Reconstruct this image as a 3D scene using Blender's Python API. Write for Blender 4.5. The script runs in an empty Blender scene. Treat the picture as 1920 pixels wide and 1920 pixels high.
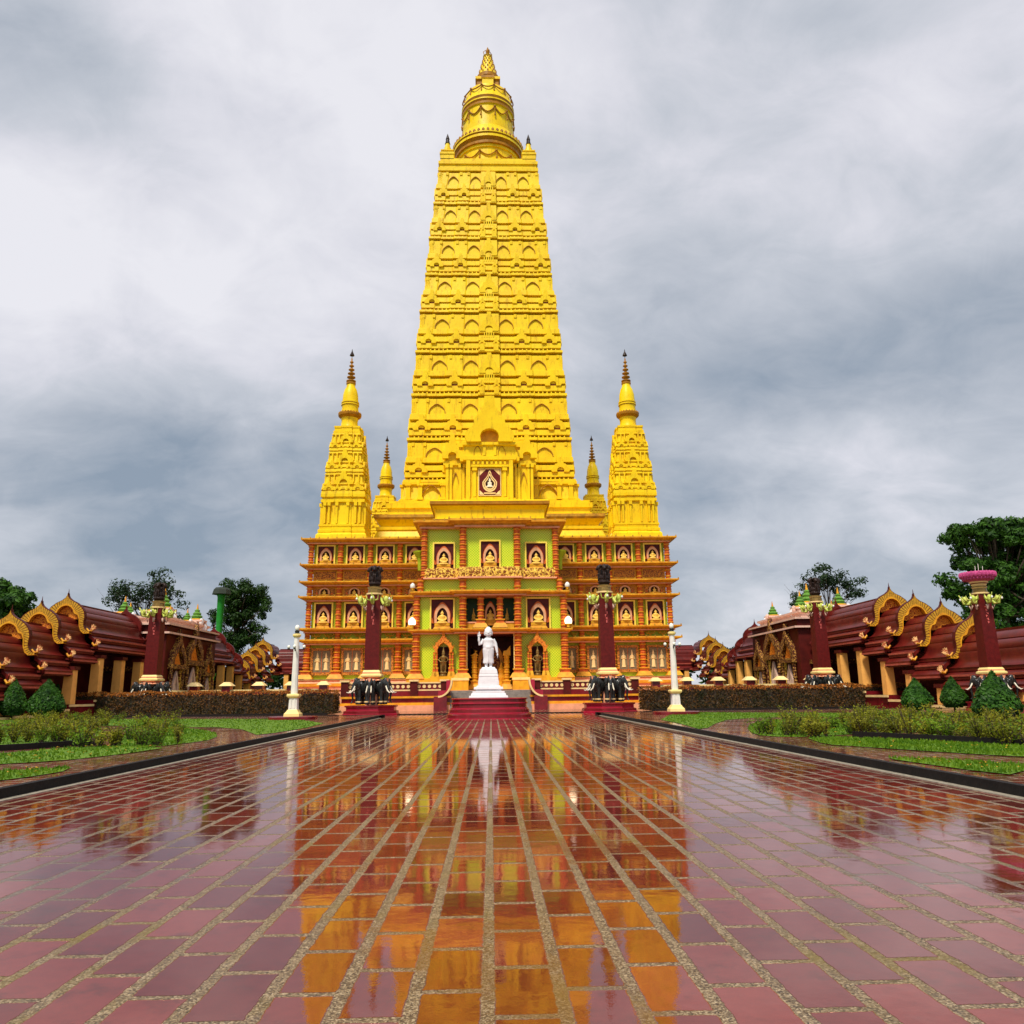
import bpy, math, random
from mathutils import Matrix, Vector
random.seed(7)
R = math.radians
scene = bpy.context.scene
col = scene.collection

# ---------------------------------------------------------------- camera
F = 1480.0; PITCH = math.atan(340.7/1480.0); YAW = math.atan(42.7*math.cos(PITCH)/1480.0); ROLL = R(0.66)
CAM = Vector((0.05, 0.0, 1.2))
cd = bpy.data.cameras.new('camera'); cam = bpy.data.objects.new('camera', cd); col.objects.link(cam)
cd.sensor_width = 36; cd.lens = 36*F/1920; cd.clip_end = 3000; cd.clip_start = 0.05
CR = Matrix.Rotation(-YAW, 4, 'Z') @ Matrix.Rotation(math.pi/2+PITCH, 4, 'X') @ Matrix.Rotation(-ROLL, 4, 'Z')
cam.matrix_world = Matrix.Translation(CAM) @ CR
scene.camera = cam
scene.render.resolution_x = 1024; scene.render.resolution_y = 1024

def ray(u, v):
    return (CR.to_3x3() @ Vector(((u-960)/F, -(v-960)/F, -1)))
def at(u, v, Y):                      # point of the plane y=Y seen at u,v
    d = ray(u, v); t = (Y-CAM.y)/d.y
    p = CAM + d*t; return p.x, p.z
def gr(u, v, z=0.0):                  # ground point
    d = ray(u, v); t = (z-CAM.z)/d.z
    p = CAM + d*t; return p.x, p.y

# ---------------------------------------------------------------- world
w = bpy.data.worlds.new('World'); scene.world = w; w.use_nodes = True
nt = w.node_tree; N = nt.nodes; L = nt.links; N.clear()
def nd(t, nt_=None, **k):
    n = (nt_ or nt).nodes.new(t)
    for a, b in k.items(): setattr(n, a, b)
    return n
SUN_EL, SUN_AZ = R(56), R(203)        # azimuth from +Y clockwise
def wmath(op, a, b=None, c=None, clamp=False):
    n = nd('ShaderNodeMath', operation=op, use_clamp=clamp)
    for i, q in enumerate((a, b, c)):
        if q is None: continue
        if isinstance(q, (int, float)): n.inputs[i].default_value = q
        else: L.new(q, n.inputs[i])
    return n.outputs[0]
tc = nd('ShaderNodeTexCoord'); sep = nd('ShaderNodeSeparateXYZ'); L.new(tc.outputs['Generated'], sep.inputs[0])
X, Y, Z = sep.outputs
zz = wmath('ADD', wmath('MAXIMUM', Z, 0.0), 0.42)
cx = wmath('DIVIDE', X, zz); cy = wmath('DIVIDE', Y, zz)
cmb = nd('ShaderNodeCombineXYZ'); L.new(cx, cmb.inputs[0]); L.new(cy, cmb.inputs[1])
def wnoise(scale, detail, rough, off, dist=0.0):
    mp = nd('ShaderNodeMapping'); mp.inputs['Location'].default_value = off; mp.inputs['Scale'].default_value = (1.25, 1.5, 1)
    L.new(cmb.outputs[0], mp.inputs[0])
    n = nd('ShaderNodeTexNoise'); n.inputs['Scale'].default_value = scale; n.inputs['Detail'].default_value = detail
    n.inputs['Roughness'].default_value = rough; n.inputs['Distortion'].default_value = dist
    L.new(mp.outputs[0], n.inputs['Vector']); return n.outputs['Fac']
n1 = wnoise(0.9, 5, 0.5, (3.1, 1.7, 0), 0.3)
n2 = wnoise(2.6, 6, 0.55, (8.1, 4.2, 2), 0.4)
n3 = wnoise(0.45, 2, 0.5, (1.0, 6.0, 5), 0.0)
def blob(u, v, rad, amp):             # a brighter or darker bank of cloud in one direction of the sky
    d = ray(u, v).normalized()
    dt = nd('ShaderNodeVectorMath', operation='DOT_PRODUCT'); L.new(tc.outputs['Generated'], dt.inputs[0]); dt.inputs[1].default_value = d
    mr = nd('ShaderNodeMapRange', interpolation_type='SMOOTHERSTEP'); L.new(dt.outputs['Value'], mr.inputs[0])
    mr.inputs[1].default_value = math.cos(R(rad)); mr.inputs[2].default_value = 1.0
    mr.inputs[3].default_value = 0; mr.inputs[4].default_value = amp
    return mr.outputs[0]
val = wmath('ADD', wmath('MULTIPLY', wmath('SUBTRACT', n1, 0.5), 2.0), wmath('MULTIPLY', wmath('SUBTRACT', n2, 0.5), 1.0))
val = wmath('ADD', val, 0.61)
n4 = wnoise(6.5, 7, 0.62, (2.1, 9.2, 4), 0.8)
val = wmath('ADD', val, wmath('MULTIPLY', wmath('SUBTRACT', n4, 0.5), 0.42))
for b in [(260, 260, 22, .19), (560, 420, 16, .12), (120, 560, 12, .14), (900, 300, 14, .10), (1280, 90, 17, -.32), (1800, 560, 14, -.26), (1450, 330, 16, .20),
          (1850, 60, 13, -.08), (60, 830, 15, -.24), (400, 960, 14, -.12), (1500, 960, 20, -.16), (1350, 640, 12, -.12), (20, 60, 9, -.12)]:
    val = wmath('ADD', val, blob(*b))
el = wmath('MULTIPLY', wmath('SUBTRACT', wmath('MINIMUM', Z, 0.45), 0.25), 0.40)
val = wmath('ADD', val, el)
ramp = nd('ShaderNodeValToRGB'); L.new(val, ramp.inputs[0]); e = ramp.color_ramp.elements
e[0].position = 0.0; e[0].color = (0.20, 0.245, 0.305, 1)
e[1].position = 1.0; e[1].color = (0.625, 0.62, 0.655, 1)
for p, c in [(0.3, (0.315, 0.345, 0.395, 1)), (0.55, (0.42, 0.44, 0.485, 1)), (0.78, (0.54, 0.54, 0.585, 1))]:
    q = e.new(p); q.color = c
sky = nd('ShaderNodeTexSky', sky_type='NISHITA'); sky.sun_disc = False; sky.sun_elevation = SUN_EL; sky.sun_rotation = SUN_AZ
sk = nd('ShaderNodeVectorMath', operation='SCALE'); L.new(sky.outputs[0], sk.inputs[0]); sk.inputs['Scale'].default_value = 0.10
mx = nd('ShaderNodeMix', data_type='RGBA'); mx.inputs[0].default_value = 0.93
L.new(sk.outputs[0], mx.inputs[6]); L.new(ramp.outputs[0], mx.inputs[7])
bg = nd('ShaderNodeBackground'); bg.inputs[1].default_value = 0.74; L.new(mx.outputs[2], bg.inputs[0])
wo = nd('ShaderNodeOutputWorld'); L.new(bg.outputs[0], wo.inputs[0])

sd = bpy.data.lights.new('sun', 'SUN'); sd.energy = 2.1; sd.angle = R(10); sd.color = (1.0, 0.92, 0.80)
so = bpy.data.objects.new('sun', sd); col.objects.link(so)
sdir = Vector((math.sin(SUN_AZ)*math.cos(SUN_EL), math.cos(SUN_AZ)*math.cos(SUN_EL), math.sin(SUN_EL)))
so.rotation_euler = sdir.to_track_quat('Z', 'Y').to_euler()
scene.view_settings.view_transform = 'Standard'; scene.view_settings.look = 'None'
scene.view_settings.exposure = 0.91; scene.view_settings.gamma = 1.0

# ---------------------------------------------------------------- materials
M = {}
def mat(name, c, rough=0.6, var=0.18, scale=1.2, bump=0.0, bscale=20, spec=None, metal=0.0, c2=None, stain=0.0, emit=None):
    m = bpy.data.materials.new(name); m.use_nodes = True; t = m.node_tree; b = t.nodes['Principled BSDF']
    spec = (0.5 if rough < 0.3 else 0.22) if spec is None else spec
    b.inputs['Roughness'].default_value = rough; b.inputs['Specular IOR Level'].default_value = spec; b.inputs['Metallic'].default_value = metal
    g = t.nodes.new('ShaderNodeNewGeometry')
    n = t.nodes.new('ShaderNodeTexNoise'); n.inputs['Scale'].default_value = scale; n.inputs['Detail'].default_value = 6; n.inputs['Roughness'].default_value = 0.65
    t.links.new(g.outputs['Position'], n.inputs['Vector'])
    r = t.nodes.new('ShaderNodeValToRGB'); t.links.new(n.outputs['Fac'], r.inputs[0])
    lo = tuple(x*(1-var) for x in c); hi = tuple(min(1, x*(1+var)) for x in c)
    if c2: lo, hi = c, c2
    r.color_ramp.elements[0].position = 0.34; r.color_ramp.elements[0].color = (*lo, 1)
    r.color_ramp.elements[1].position = 0.66; r.color_ramp.elements[1].color = (*hi, 1)
    out = r.outputs[0]
    if stain:
        mp = t.nodes.new('ShaderNodeMapping'); mp.inputs['Scale'].default_value = (1.6, 1.6, 0.35); t.links.new(g.outputs['Position'], mp.inputs[0])
        n2_ = t.nodes.new('ShaderNodeTexNoise'); n2_.inputs['Scale'].default_value = 1.7; n2_.inputs['Detail'].default_value = 7; n2_.inputs['Roughness'].default_value = 0.7
        t.links.new(mp.outputs[0], n2_.inputs['Vector'])
        mr = t.nodes.new('ShaderNodeMapRange'); mr.inputs[1].default_value = 0.53; mr.inputs[2].default_value = 0.74; mr.inputs[3].default_value = 0; mr.inputs[4].default_value = stain
        t.links.new(n2_.outputs['Fac'], mr.inputs[0])
        mxx = t.nodes.new('ShaderNodeMix'); mxx.data_type = 'RGBA'; t.links.new(mr.outputs[0], mxx.inputs[0]); t.links.new(out, mxx.inputs[6])
        mxx.inputs[7].default_value = (c[0]*0.40, c[1]*0.30, c[2]*0.3+.004, 1); out = mxx.outputs[2]
    t.links.new(out, b.inputs['Base Color'])
    if bump:
        nb = t.nodes.new('ShaderNodeTexNoise'); nb.inputs['Scale'].default_value = bscale; nb.inputs['Detail'].default_value = 4
        t.links.new(g.outputs['Position'], nb.inputs['Vector'])
        bp = t.nodes.new('ShaderNodeBump'); bp.inputs['Strength'].default_value = 0.6; bp.inputs['Distance'].default_value = bump
        t.links.new(nb.outputs['Fac'], bp.inputs['Height']); t.links.new(bp.outputs[0], b.inputs['Normal'])
    if emit:
        b.inputs['Emission Color'].default_value = (*emit[:3], 1); b.inputs['Emission Strength'].default_value = emit[3]
    M[name] = m; return m

def carved(name, ca, cb, scale=9.0, depth=0.05, thr=0.5, rough=0.5):
    """paint over carved relief: raised scrolls in one colour, ground in the other"""
    m = bpy.data.materials.new(name); m.use_nodes = True; t = m.node_tree; b = t.nodes['Principled BSDF']
    b.inputs['Roughness'].default_value = rough; b.inputs['Specular IOR Level'].default_value = 0.22
    g = t.nodes.new('ShaderNodeNewGeometry')
    n = t.nodes.new('ShaderNodeTexNoise'); n.inputs['Scale'].default_value = scale*0.5; n.inputs['Detail'].default_value = 2; n.inputs['Distortion'].default_value = 2.2
    t.links.new(g.outputs['Position'], n.inputs['Vector'])
    v = t.nodes.new('ShaderNodeTexVoronoi'); v.feature = 'DISTANCE_TO_EDGE'; v.inputs['Scale'].default_value = scale*0.55
    t.links.new(g.outputs['Position'], v.inputs['Vector'])
    mm = t.nodes.new('ShaderNodeMath'); mm.operation = 'MULTIPLY_ADD'; t.links.new(v.outputs['Distance'], mm.inputs[0]); mm.inputs[1].default_value = -0.6; t.links.new(n.outputs['Fac'], mm.inputs[2])
    r = t.nodes.new('ShaderNodeValToRGB'); t.links.new(mm.outputs[0], r.inputs[0])
    r.color_ramp.elements[0].position = thr-0.13; r.color_ramp.elements[0].color = (*ca, 1)
    r.color_ramp.elements[1].position = thr-0.03; r.color_ramp.elements[1].color = (*cb, 1)
    t.links.new(r.outputs[0], b.inputs['Base Color'])
    bp = t.nodes.new('ShaderNodeBump'); bp.inputs['Distance'].default_value = depth; bp.inputs['Strength'].default_value = 0.9
    t.links.new(mm.outputs[0], bp.inputs['Height']); t.links.new(bp.outputs[0], b.inputs['Normal'])
    M[name] = m; return m

mat('gold', (0.82, 0.53, 0.002), 0.42, c2=(0.89, 0.65, 0.004), scale=0.45, bump=0.02, bscale=5, stain=0.8)
mat('gold_dark', (0.36, 0.155, 0.006), 0.5, 0.25, scale=1.5)
mat('gold_deep', (0.70, 0.36, 0.02), 0.45, 0.2, scale=1.5, stain=0.5)
mat('weathered', (0.30, 0.16, 0.03), 0.8, c2=(0.66, 0.36, 0.03), scale=1.6, bump=0.02, bscale=8)
mat('orange', (0.58, 0.22, 0.012), 0.5, c2=(0.82, 0.42, 0.02), scale=1.6, bump=0.01, stain=0.45)
mat('terracotta', (0.58, 0.12, 0.02), 0.55, 0.30, scale=2.5, bump=0.01, bscale=12, stain=0.35)
mat('salmon', (0.80, 0.36, 0.20), 0.55, 0.15, scale=2)
mat('cream', (0.85, 0.62, 0.27), 0.55, 0.12, scale=2)
mat('yellow_frame', (0.92, 0.70, 0.10), 0.5, 0.1, scale=2)
mat('dark_red', (0.080, 0.007, 0.005), 0.5, 0.3, scale=1.5)
mat('maroon_gloss', (0.17, 0.010, 0.014), 0.2, 0.3, scale=2)
mat('shaft_red', (0.105, 0.007, 0.006), 0.45, 0.25, scale=6, bump=0.006, bscale=30)
mat('crimson', (0.36, 0.012, 0.035), 0.16, 0.2, scale=1.2)
mat('dark_hole', (0.035, 0.010, 0.008), 0.9, 0.3)
mat('hole_shade_brown', (0.22, 0.07, 0.01), 0.8, 0.2)  # shade inside the dormer holes, put into the colour
mat('flame_gold', (0.50, 0.27, 0.02), 0.5, 0.35, scale=8)
mat('niche_arch', (0.72, 0.38, 0.20), 0.55, 0.15, scale=4)
mat('bronze', (0.22, 0.14, 0.04), 0.35, 0.3, scale=6, metal=0.4)
mat('buddha_gold', (0.85, 0.55, 0.10), 0.35, 0.08, scale=6)
mat('pane_grey', (0.20, 0.155, 0.085), 0.7, 0.35, scale=8, bump=0.02)
mat('white_stone', (0.74, 0.745, 0.76), 0.40, 0.06, scale=5, stain=0.22)
mat('white_paint', (0.80, 0.77, 0.70), 0.45, 0.06, scale=3, stain=0.3)
mat('pale_yellow', (0.86, 0.68, 0.25), 0.5, 0.08, scale=3)
mat('roof_red', (0.115, 0.009, 0.006), 0.40, 0.28, scale=1.4, bump=0.01, bscale=14, stain=0.3)
mat('roof_edge', (0.42, 0.09, 0.06), 0.4, 0.2, scale=3)
mat('peach', (0.95, 0.46, 0.11), 0.6, 0.12, scale=1.5, stain=0.25)
mat('black_stone', (0.02, 0.022, 0.021), 0.24, 0.3, scale=5)
mat('capital_dark', (0.022, 0.011, 0.008), 0.45, 0.4, scale=9, bump=0.04, bscale=9)
mat('ivory', (0.80, 0.74, 0.58), 0.4, 0.06)
mat('leaf_lamp', (0.36, 0.52, 0.05), 0.45, c2=(0.75, 0.72, 0.20), scale=7)
mat('pink_lotus', (0.50, 0.07, 0.22), 0.5, 0.25, scale=9, bump=0.03, bscale=12)
mat('pale_pink', (0.72, 0.48, 0.38), 0.6, 0.15, scale=3, stain=0.3)
mat('stupa_green', (0.10, 0.24, 0.03), 0.5, 0.25, scale=4)
mat('tower_green', (0.02, 0.25, 0.03), 0.45, 0.15, scale=2)
mat('tower_cap', (0.03, 0.04, 0.03), 0.6, 0.2)
mat('globe', (0.85, 0.85, 0.75), 0.3, 0.02)
mat('lamp_lit', (0.9, 0.85, 0.7), 0.3, 0.02, emit=(1.0, 0.82, 0.5, 1.6))
mat('bark', (0.055, 0.04, 0.028), 0.9, 0.35, scale=8, bump=0.03)
mat('kerb_dark', (0.010, 0.008, 0.007), 0.75, 0.4, scale=6, bump=0.012, bscale=25)
mat('kerb_pale', (0.30, 0.27, 0.21), 0.5, 0.3, scale=12, bump=0.004, bscale=60)
mat('slab_grey', (0.24, 0.20, 0.17), 0.25, 0.25, scale=3)
mat('text_pink', (0.75, 0.16, 0.14), 0.5, 0.1)
carved('carved_orange', (0.20, 0.035, 0.012), (0.82, 0.33, 0.035), 9, 0.06)
carved('carved_gold', (0.26, 0.06, 0.012), (0.92, 0.60, 0.09), 6, 0.08, 0.48)
carved('carved_panel', (0.18, 0.05, 0.015), (0.66, 0.26, 0.03), 12, 0.04)
carved('carved_tymp', (0.35, 0.045, 0.008), (0.78, 0.26, 0.02), 11, 0.06, 0.42)
carved('carved_pale', (0.40, 0.09, 0.03), (0.85, 0.50, 0.20), 8, 0.06)
carved('gold_carved', (0.42, 0.20, 0.008), (0.95, 0.62, 0.02), 5.0, 0.10, 0.34)
carved('gate_gold', (0.07, 0.012, 0.006), (0.50, 0.26, 0.05), 8, 0.05, 0.56)

def leafmat(name, a, b, scale=1.2, tr=0.25, rough=0.5):
    m = bpy.data.materials.new(name); m.use_nodes = True; t = m.node_tree; p = t.nodes['Principled BSDF']; p.inputs['Roughness'].default_value = rough; p.inputs['Specular IOR Level'].default_value = 0.18
    g = t.nodes.new('ShaderNodeNewGeometry'); n = t.nodes.new('ShaderNodeTexNoise'); n.inputs['Scale'].default_value = scale; n.inputs['Detail'].default_value = 4
    t.links.new(g.outputs['Position'], n.inputs['Vector'])
    ad = t.nodes.new('ShaderNodeMath'); ad.operation = 'MULTIPLY_ADD'; t.links.new(g.outputs['Random Per Island'], ad.inputs[0]); ad.inputs[1].default_value = 0.35; t.links.new(n.outputs['Fac'], ad.inputs[2])
    r = t.nodes.new('ShaderNodeValToRGB'); t.links.new(ad.outputs[0], r.inputs[0])
    r.color_ramp.elements[0].position = 0.45; r.color_ramp.elements[0].color = (*a, 1); r.color_ramp.elements[1].position = 0.9; r.color_ramp.elements[1].color = (*b, 1)
    t.links.new(r.outputs[0], p.inputs['Base Color'])
    tl = t.nodes.new('ShaderNodeBsdfTranslucent'); t.links.new(r.outputs[0], tl.inputs[0])
    ms = t.nodes.new('ShaderNodeMixShader'); ms.inputs[0].default_value = tr; t.links.new(p.outputs[0], ms.inputs[1]); t.links.new(tl.outputs[0], ms.inputs[2])
    t.links.new(ms.outputs[0], t.nodes['Material Output'].inputs['Surface']); M[name] = m
leafmat('leaf_dark', (0.008, 0.026, 0.006), (0.035, 0.09, 0.012))
leafmat('leaf_tree', (0.010, 0.040, 0.006), (0.06, 0.16, 0.015))
leafmat('leaf_thin', (0.012, 0.032, 0.012), (0.04, 0.08, 0.03))
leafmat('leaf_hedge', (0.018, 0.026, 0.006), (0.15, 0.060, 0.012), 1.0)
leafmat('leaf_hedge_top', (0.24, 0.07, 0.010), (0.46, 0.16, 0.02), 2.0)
leafmat('leaf_topiary', (0.008, 0.040, 0.005), (0.05, 0.15, 0.012), 3.0)
leafmat('leaf_shrub', (0.10, 0.12, 0.008), (0.34, 0.33, 0.02), 1.5, 0.35)
leafmat('leaf_shrub_green', (0.07, 0.15, 0.008), (0.22, 0.36, 0.02), 1.5, 0.35)
leafmat('grass_blade', (0.055, 0.14, 0.005), (0.15, 0.26, 0.010), 1.0)

def lattice(name='lattice'):
    m = bpy.data.materials.new(name); m.use_nodes = True; t = m.node_tree; b = t.nodes['Principled BSDF']; b.inputs['Roughness'].default_value = 0.4
    g = t.nodes.new('ShaderNodeNewGeometry'); s = t.nodes.new('ShaderNodeSeparateXYZ'); t.links.new(g.outputs['Position'], s.inputs[0])
    def mth(op, a, bb=None):
        n = t.nodes.new('ShaderNodeMath'); n.operation = op
        for i, q in enumerate((a, bb)):
            if q is None: continue
            if isinstance(q, (int, float)): n.inputs[i].default_value = q
            else: t.links.new(q, n.inputs[i])
        return n.outputs[0]
    k = math.pi/0.235
    xy = mth('ADD', s.outputs[0], s.outputs[1])
    p = mth('ABSOLUTE', mth('SINE', mth('MULTIPLY', mth('ADD', xy, s.outputs[2]), k)))
    q = mth('ABSOLUTE', mth('SINE', mth('MULTIPLY', mth('SUBTRACT', xy, s.outputs[2]), k)))
    mn = mth('MINIMUM', p, q)
    r = t.nodes.new('ShaderNodeValToRGB'); t.links.new(mn, r.inputs[0])
    r.color_ramp.elements[0].position = 0.30; r.color_ramp.elements[0].color = (0.78, 0.84, 0.02, 1)
    r.color_ramp.elements[1].position = 0.55; r.color_ramp.elements[1].color = (0.38, 0.56, 0.006, 1)
    n = t.nodes.new('ShaderNodeTexNoise'); n.inputs['Scale'].default_value = 0.5; t.links.new(g.outputs['Position'], n.inputs['Vector'])
    mx_ = t.nodes.new('ShaderNodeMix'); mx_.data_type = 'RGBA'; mx_.blend_type = 'MULTIPLY'; mx_.inputs[0].default_value = 0.35
    t.links.new(r.outputs[0], mx_.inputs[6]); rr = t.nodes.new('ShaderNodeValToRGB'); t.links.new(n.outputs['Fac'], rr.inputs[0])
    rr.color_ramp.elements[0].position = 0.35; rr.color_ramp.elements[0].color = (0.6, 0.85, 0.5, 1); rr.color_ramp.elements[1].position = 0.65
    t.links.new(rr.outputs[0], mx_.inputs[7]); t.links.new(mx_.outputs[2], b.inputs['Base Color']); M[name] = m
lattice()
mat('lime', (0.36, 0.44, 0.015), 0.5, 0.2, scale=2)
mat('green_panel', (0.015, 0.06, 0.012), 0.4, 0.3, scale=3)

def paving(name, wet=True, CW=0.30, CL=0.56, gx=0.029, gy=0.024, rot=False, off=0.03, r0=0.018):
    m = bpy.data.materials.new(name); m.use_nodes = True; t = m.node_tree; b = t.nodes['Principled BSDF']
    g = t.nodes.new('ShaderNodeNewGeometry'); s = t.nodes.new('ShaderNodeSeparateXYZ'); t.links.new(g.outputs['Position'], s.inputs[0])
    def mth(op, a, bb=None, c=None, clamp=False):
        n = t.nodes.new('ShaderNodeMath'); n.operation = op; n.use_clamp = clamp
        for i, q in enumerate((a, bb, c)):
            if q is None: continue
            if isinstance(q, (int, float)): n.inputs[i].default_value = q
            else: t.links.new(q, n.inputs[i])
        return n.outputs[0]
    def noise(scale, detail=4, rough=0.5):
        n = t.nodes.new('ShaderNodeTexNoise'); n.inputs['Scale'].default_value = scale; n.inputs['Detail'].default_value = detail; n.inputs['Roughness'].default_value = rough
        t.links.new(g.outputs['Position'], n.inputs['Vector']); return n.outputs['Fac']
    def mr(x, a, b_, c, d):
        n = t.nodes.new('ShaderNodeMapRange'); n.inputs[1].default_value = a; n.inputs[2].default_value = b_; n.inputs[3].default_value = c; n.inputs[4].default_value = d
        n.interpolation_type = 'SMOOTHSTEP'; t.links.new(x, n.inputs[0]); return n.outputs[0]
    def rampc(x, lst):
        r = t.nodes.new('ShaderNodeValToRGB'); t.links.new(x, r.inputs[0]); e = r.color_ramp.elements
        e[0].position, e[0].color = lst[0][0], (*lst[0][1], 1); e[1].position, e[1].color = lst[-1][0], (*lst[-1][1], 1)
        for p_, c_ in lst[1:-1]:
            q = e.new(p_); q.color = (*c_, 1)
        return r.outputs[0]
    def mixc(f, a, bb, bt='MIX'):
        n = t.nodes.new('ShaderNodeMix'); n.data_type = 'RGBA'; n.blend_type = bt
        if isinstance(f, (int, float)): n.inputs[0].default_value = f
        else: t.links.new(f, n.inputs[0])
        for i, q in ((6, a), (7, bb)):
            if isinstance(q, tuple): n.inputs[i].default_value = (*q, 1)
            else: t.links.new(q, n.inputs[i])
        return n.outputs[2]
    px, py = (s.outputs[1], s.outputs[0]) if rot else (s.outputs[0], s.outputs[1])
    wob = mth('MULTIPLY', mth('SUBTRACT', noise(14, 5, 0.7), 0.5), 0.030)
    U = mth('DIVIDE', mth('ADD', mth('SUBTRACT', px, off), wob), CW)
    ci = mth('FLOOR', U); fu = mth('SUBTRACT', U, ci)
    odd = mth('FLOORED_MODULO', ci, 2.0)
    V = mth('ADD', mth('DIVIDE', mth('ADD', py, wob), CL), mth('MULTIPLY', odd, 0.5))
    ri = mth('FLOOR', V); fv = mth('SUBTRACT', V, ri)
    du = mth('MULTIPLY', mth('SUBTRACT', 0.5, mth('ABSOLUTE', mth('SUBTRACT', fu, 0.5))), CW)
    dv = mth('MULTIPLY', mth('SUBTRACT', 0.5, mth('ABSOLUTE', mth('SUBTRACT', fv, 0.5))), CL)
    ga = mr(du, gx-0.004, gx+0.004, 1, 0); gb = mr(dv, gy-0.004, gy+0.004, 1, 0)
    grout = mth('MAXIMUM', ga, gb)
    cv = t.nodes.new('ShaderNodeCombineXYZ'); t.links.new(ci, cv.inputs[0]); t.links.new(ri, cv.inputs[1])
    wn = t.nodes.new('ShaderNodeTexWhiteNoise'); wn.noise_dimensions = '2D'; t.links.new(cv.outputs[0], wn.inputs['Vector'])
    tile = rampc(wn.outputs['Value'], [(0.0, (0.115, 0.017, 0.013)), (0.5, (0.165, 0.026, 0.019)), (1.0, (0.24, 0.043, 0.031))])
    tile = mixc(0.45, tile, rampc(noise(14, 6, 0.65), [(0.3, (0.55, 0.5, 0.45)), (0.7, (1, 1, 1))]), 'MULTIPLY')
    tile = mixc(mr(noise(1.7, 6, 0.7), 0.52, 0.75, 0, 0.5), tile, (0.075, 0.022, 0.012))
    vo = t.nodes.new('ShaderNodeTexVoronoi'); vo.inputs['Scale'].default_value = 130; t.links.new(g.outputs['Position'], vo.inputs['Vector'])
    sp = t.nodes.new('ShaderNodeSeparateColor'); t.links.new(vo.outputs['Color'], sp.inputs[0])
    gc = rampc(sp.outputs[0], [(0.0, (0.04, 0.028, 0.018)), (0.35, (0.13, 0.088, 0.048)), (0.7, (0.25, 0.18, 0.10)), (1.0, (0.44, 0.34, 0.21))])
    gc = mixc(mr(noise(0.8, 5, 0.6), 0.5, 0.68, 0, 0.65), gc, (0.17, 0.12, 0.012))
    gc = mixc(mr(noise(2.3, 5, 0.7), 0.55, 0.75, 0, 0.55), gc, (0.10, 0.075, 0.05))
    pud = mr(noise(0.42, 6, 0.62), 0.49, 0.58, 0, 1)           # standing water that also covers the joints
    film = mth('MULTIPLY', pud, 0.85)
    gc = mixc(mth('MULTIPLY', pud, 0.6), gc, (0.12, 0.06, 0.035))
    grime = mr(noise(3.4, 8, 0.75), 0.50, 0.72, 0, 0.55)
    tile = mixc(grime, tile, (0.06, 0.016, 0.010)); scuff = mr(noise(26, 8, 0.8), 0.58, 0.70, 0, 0.30); tile = mixc(scuff, tile, (0.24, 0.10, 0.07))
    t.links.new(mixc(grout, tile, gc), b.inputs['Base Color'])
    dry = mr(noise(0.55, 6, 0.7), 0.50, 0.66, 0, 1)
    rt = mth('ADD', mth('ADD', r0, mth('MULTIPLY', dry, 0.09)), mth('MULTIPLY', mr(noise(22, 8, 0.8), 0.48, 0.72, 0, 1), 0.05))
    rt = mth('MULTIPLY', rt, mth('SUBTRACT', 1.0, mth('MULTIPLY', film, 0.7)))
    rg = mth('MULTIPLY', mth('ADD', 0.30, mth('MULTIPLY', sp.outputs[1], 0.25)), mth('SUBTRACT', 1.0, mth('MULTIPLY', film, 0.9)))
    t.links.new(mth('ADD', mth('MULTIPLY', grout, rg), mth('MULTIPLY', mth('SUBTRACT', 1.0, grout), rt)), b.inputs['Roughness'])
    b.inputs['IOR'].default_value = 1.5; b.inputs['Specular Tint'].default_value = (1.0, 0.47, 0.34, 1)
    t.links.new(mth('SUBTRACT', 2.35, mth('MULTIPLY', grout, 1.0)) if wet else mth('SUBTRACT', 1.55, mth('MULTIPLY', grout, 0.2)), b.inputs['IOR'])
    hgt = mth('ADD', mth('MULTIPLY', mth('MULTIPLY', grout, mth('SUBTRACT', 1.0, film)), mth('MULTIPLY', mth('ADD', sp.outputs[0], 0.4), 0.0035)),
              mth('ADD', mth('MULTIPLY', noise(5.0, 2), 0.0009), mth('MULTIPLY', noise(60, 3), 0.00012)))
    bp = t.nodes.new('ShaderNodeBump'); bp.inputs['Strength'].default_value = 1.0; bp.inputs['Distance'].default_value = 1.0
    t.links.new(hgt, bp.inputs['Height']); t.links.new(bp.outputs[0], b.inputs['Normal'])
    M[name] = m
paving('wet_tiles')
paving('path_tiles', wet=False, rot=True, gx=0.02, gy=0.02, CW=0.26, CL=0.5, off=0.1, r0=0.10)
def lawnmat():
    m = mat('lawn', (0.060, 0.145, 0.005), 0.8, c2=(0.13, 0.22, 0.012), scale=1.1, bump=0.03, bscale=40)
lawnmat()
mat('lawn_dull', (0.05, 0.085, 0.012), 0.8, c2=(0.11, 0.17, 0.02), scale=0.7, bump=0.03, bscale=40)
mat('soil', (0.07, 0.045, 0.02), 0.9, 0.4, scale=3, bump=0.02)

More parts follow.
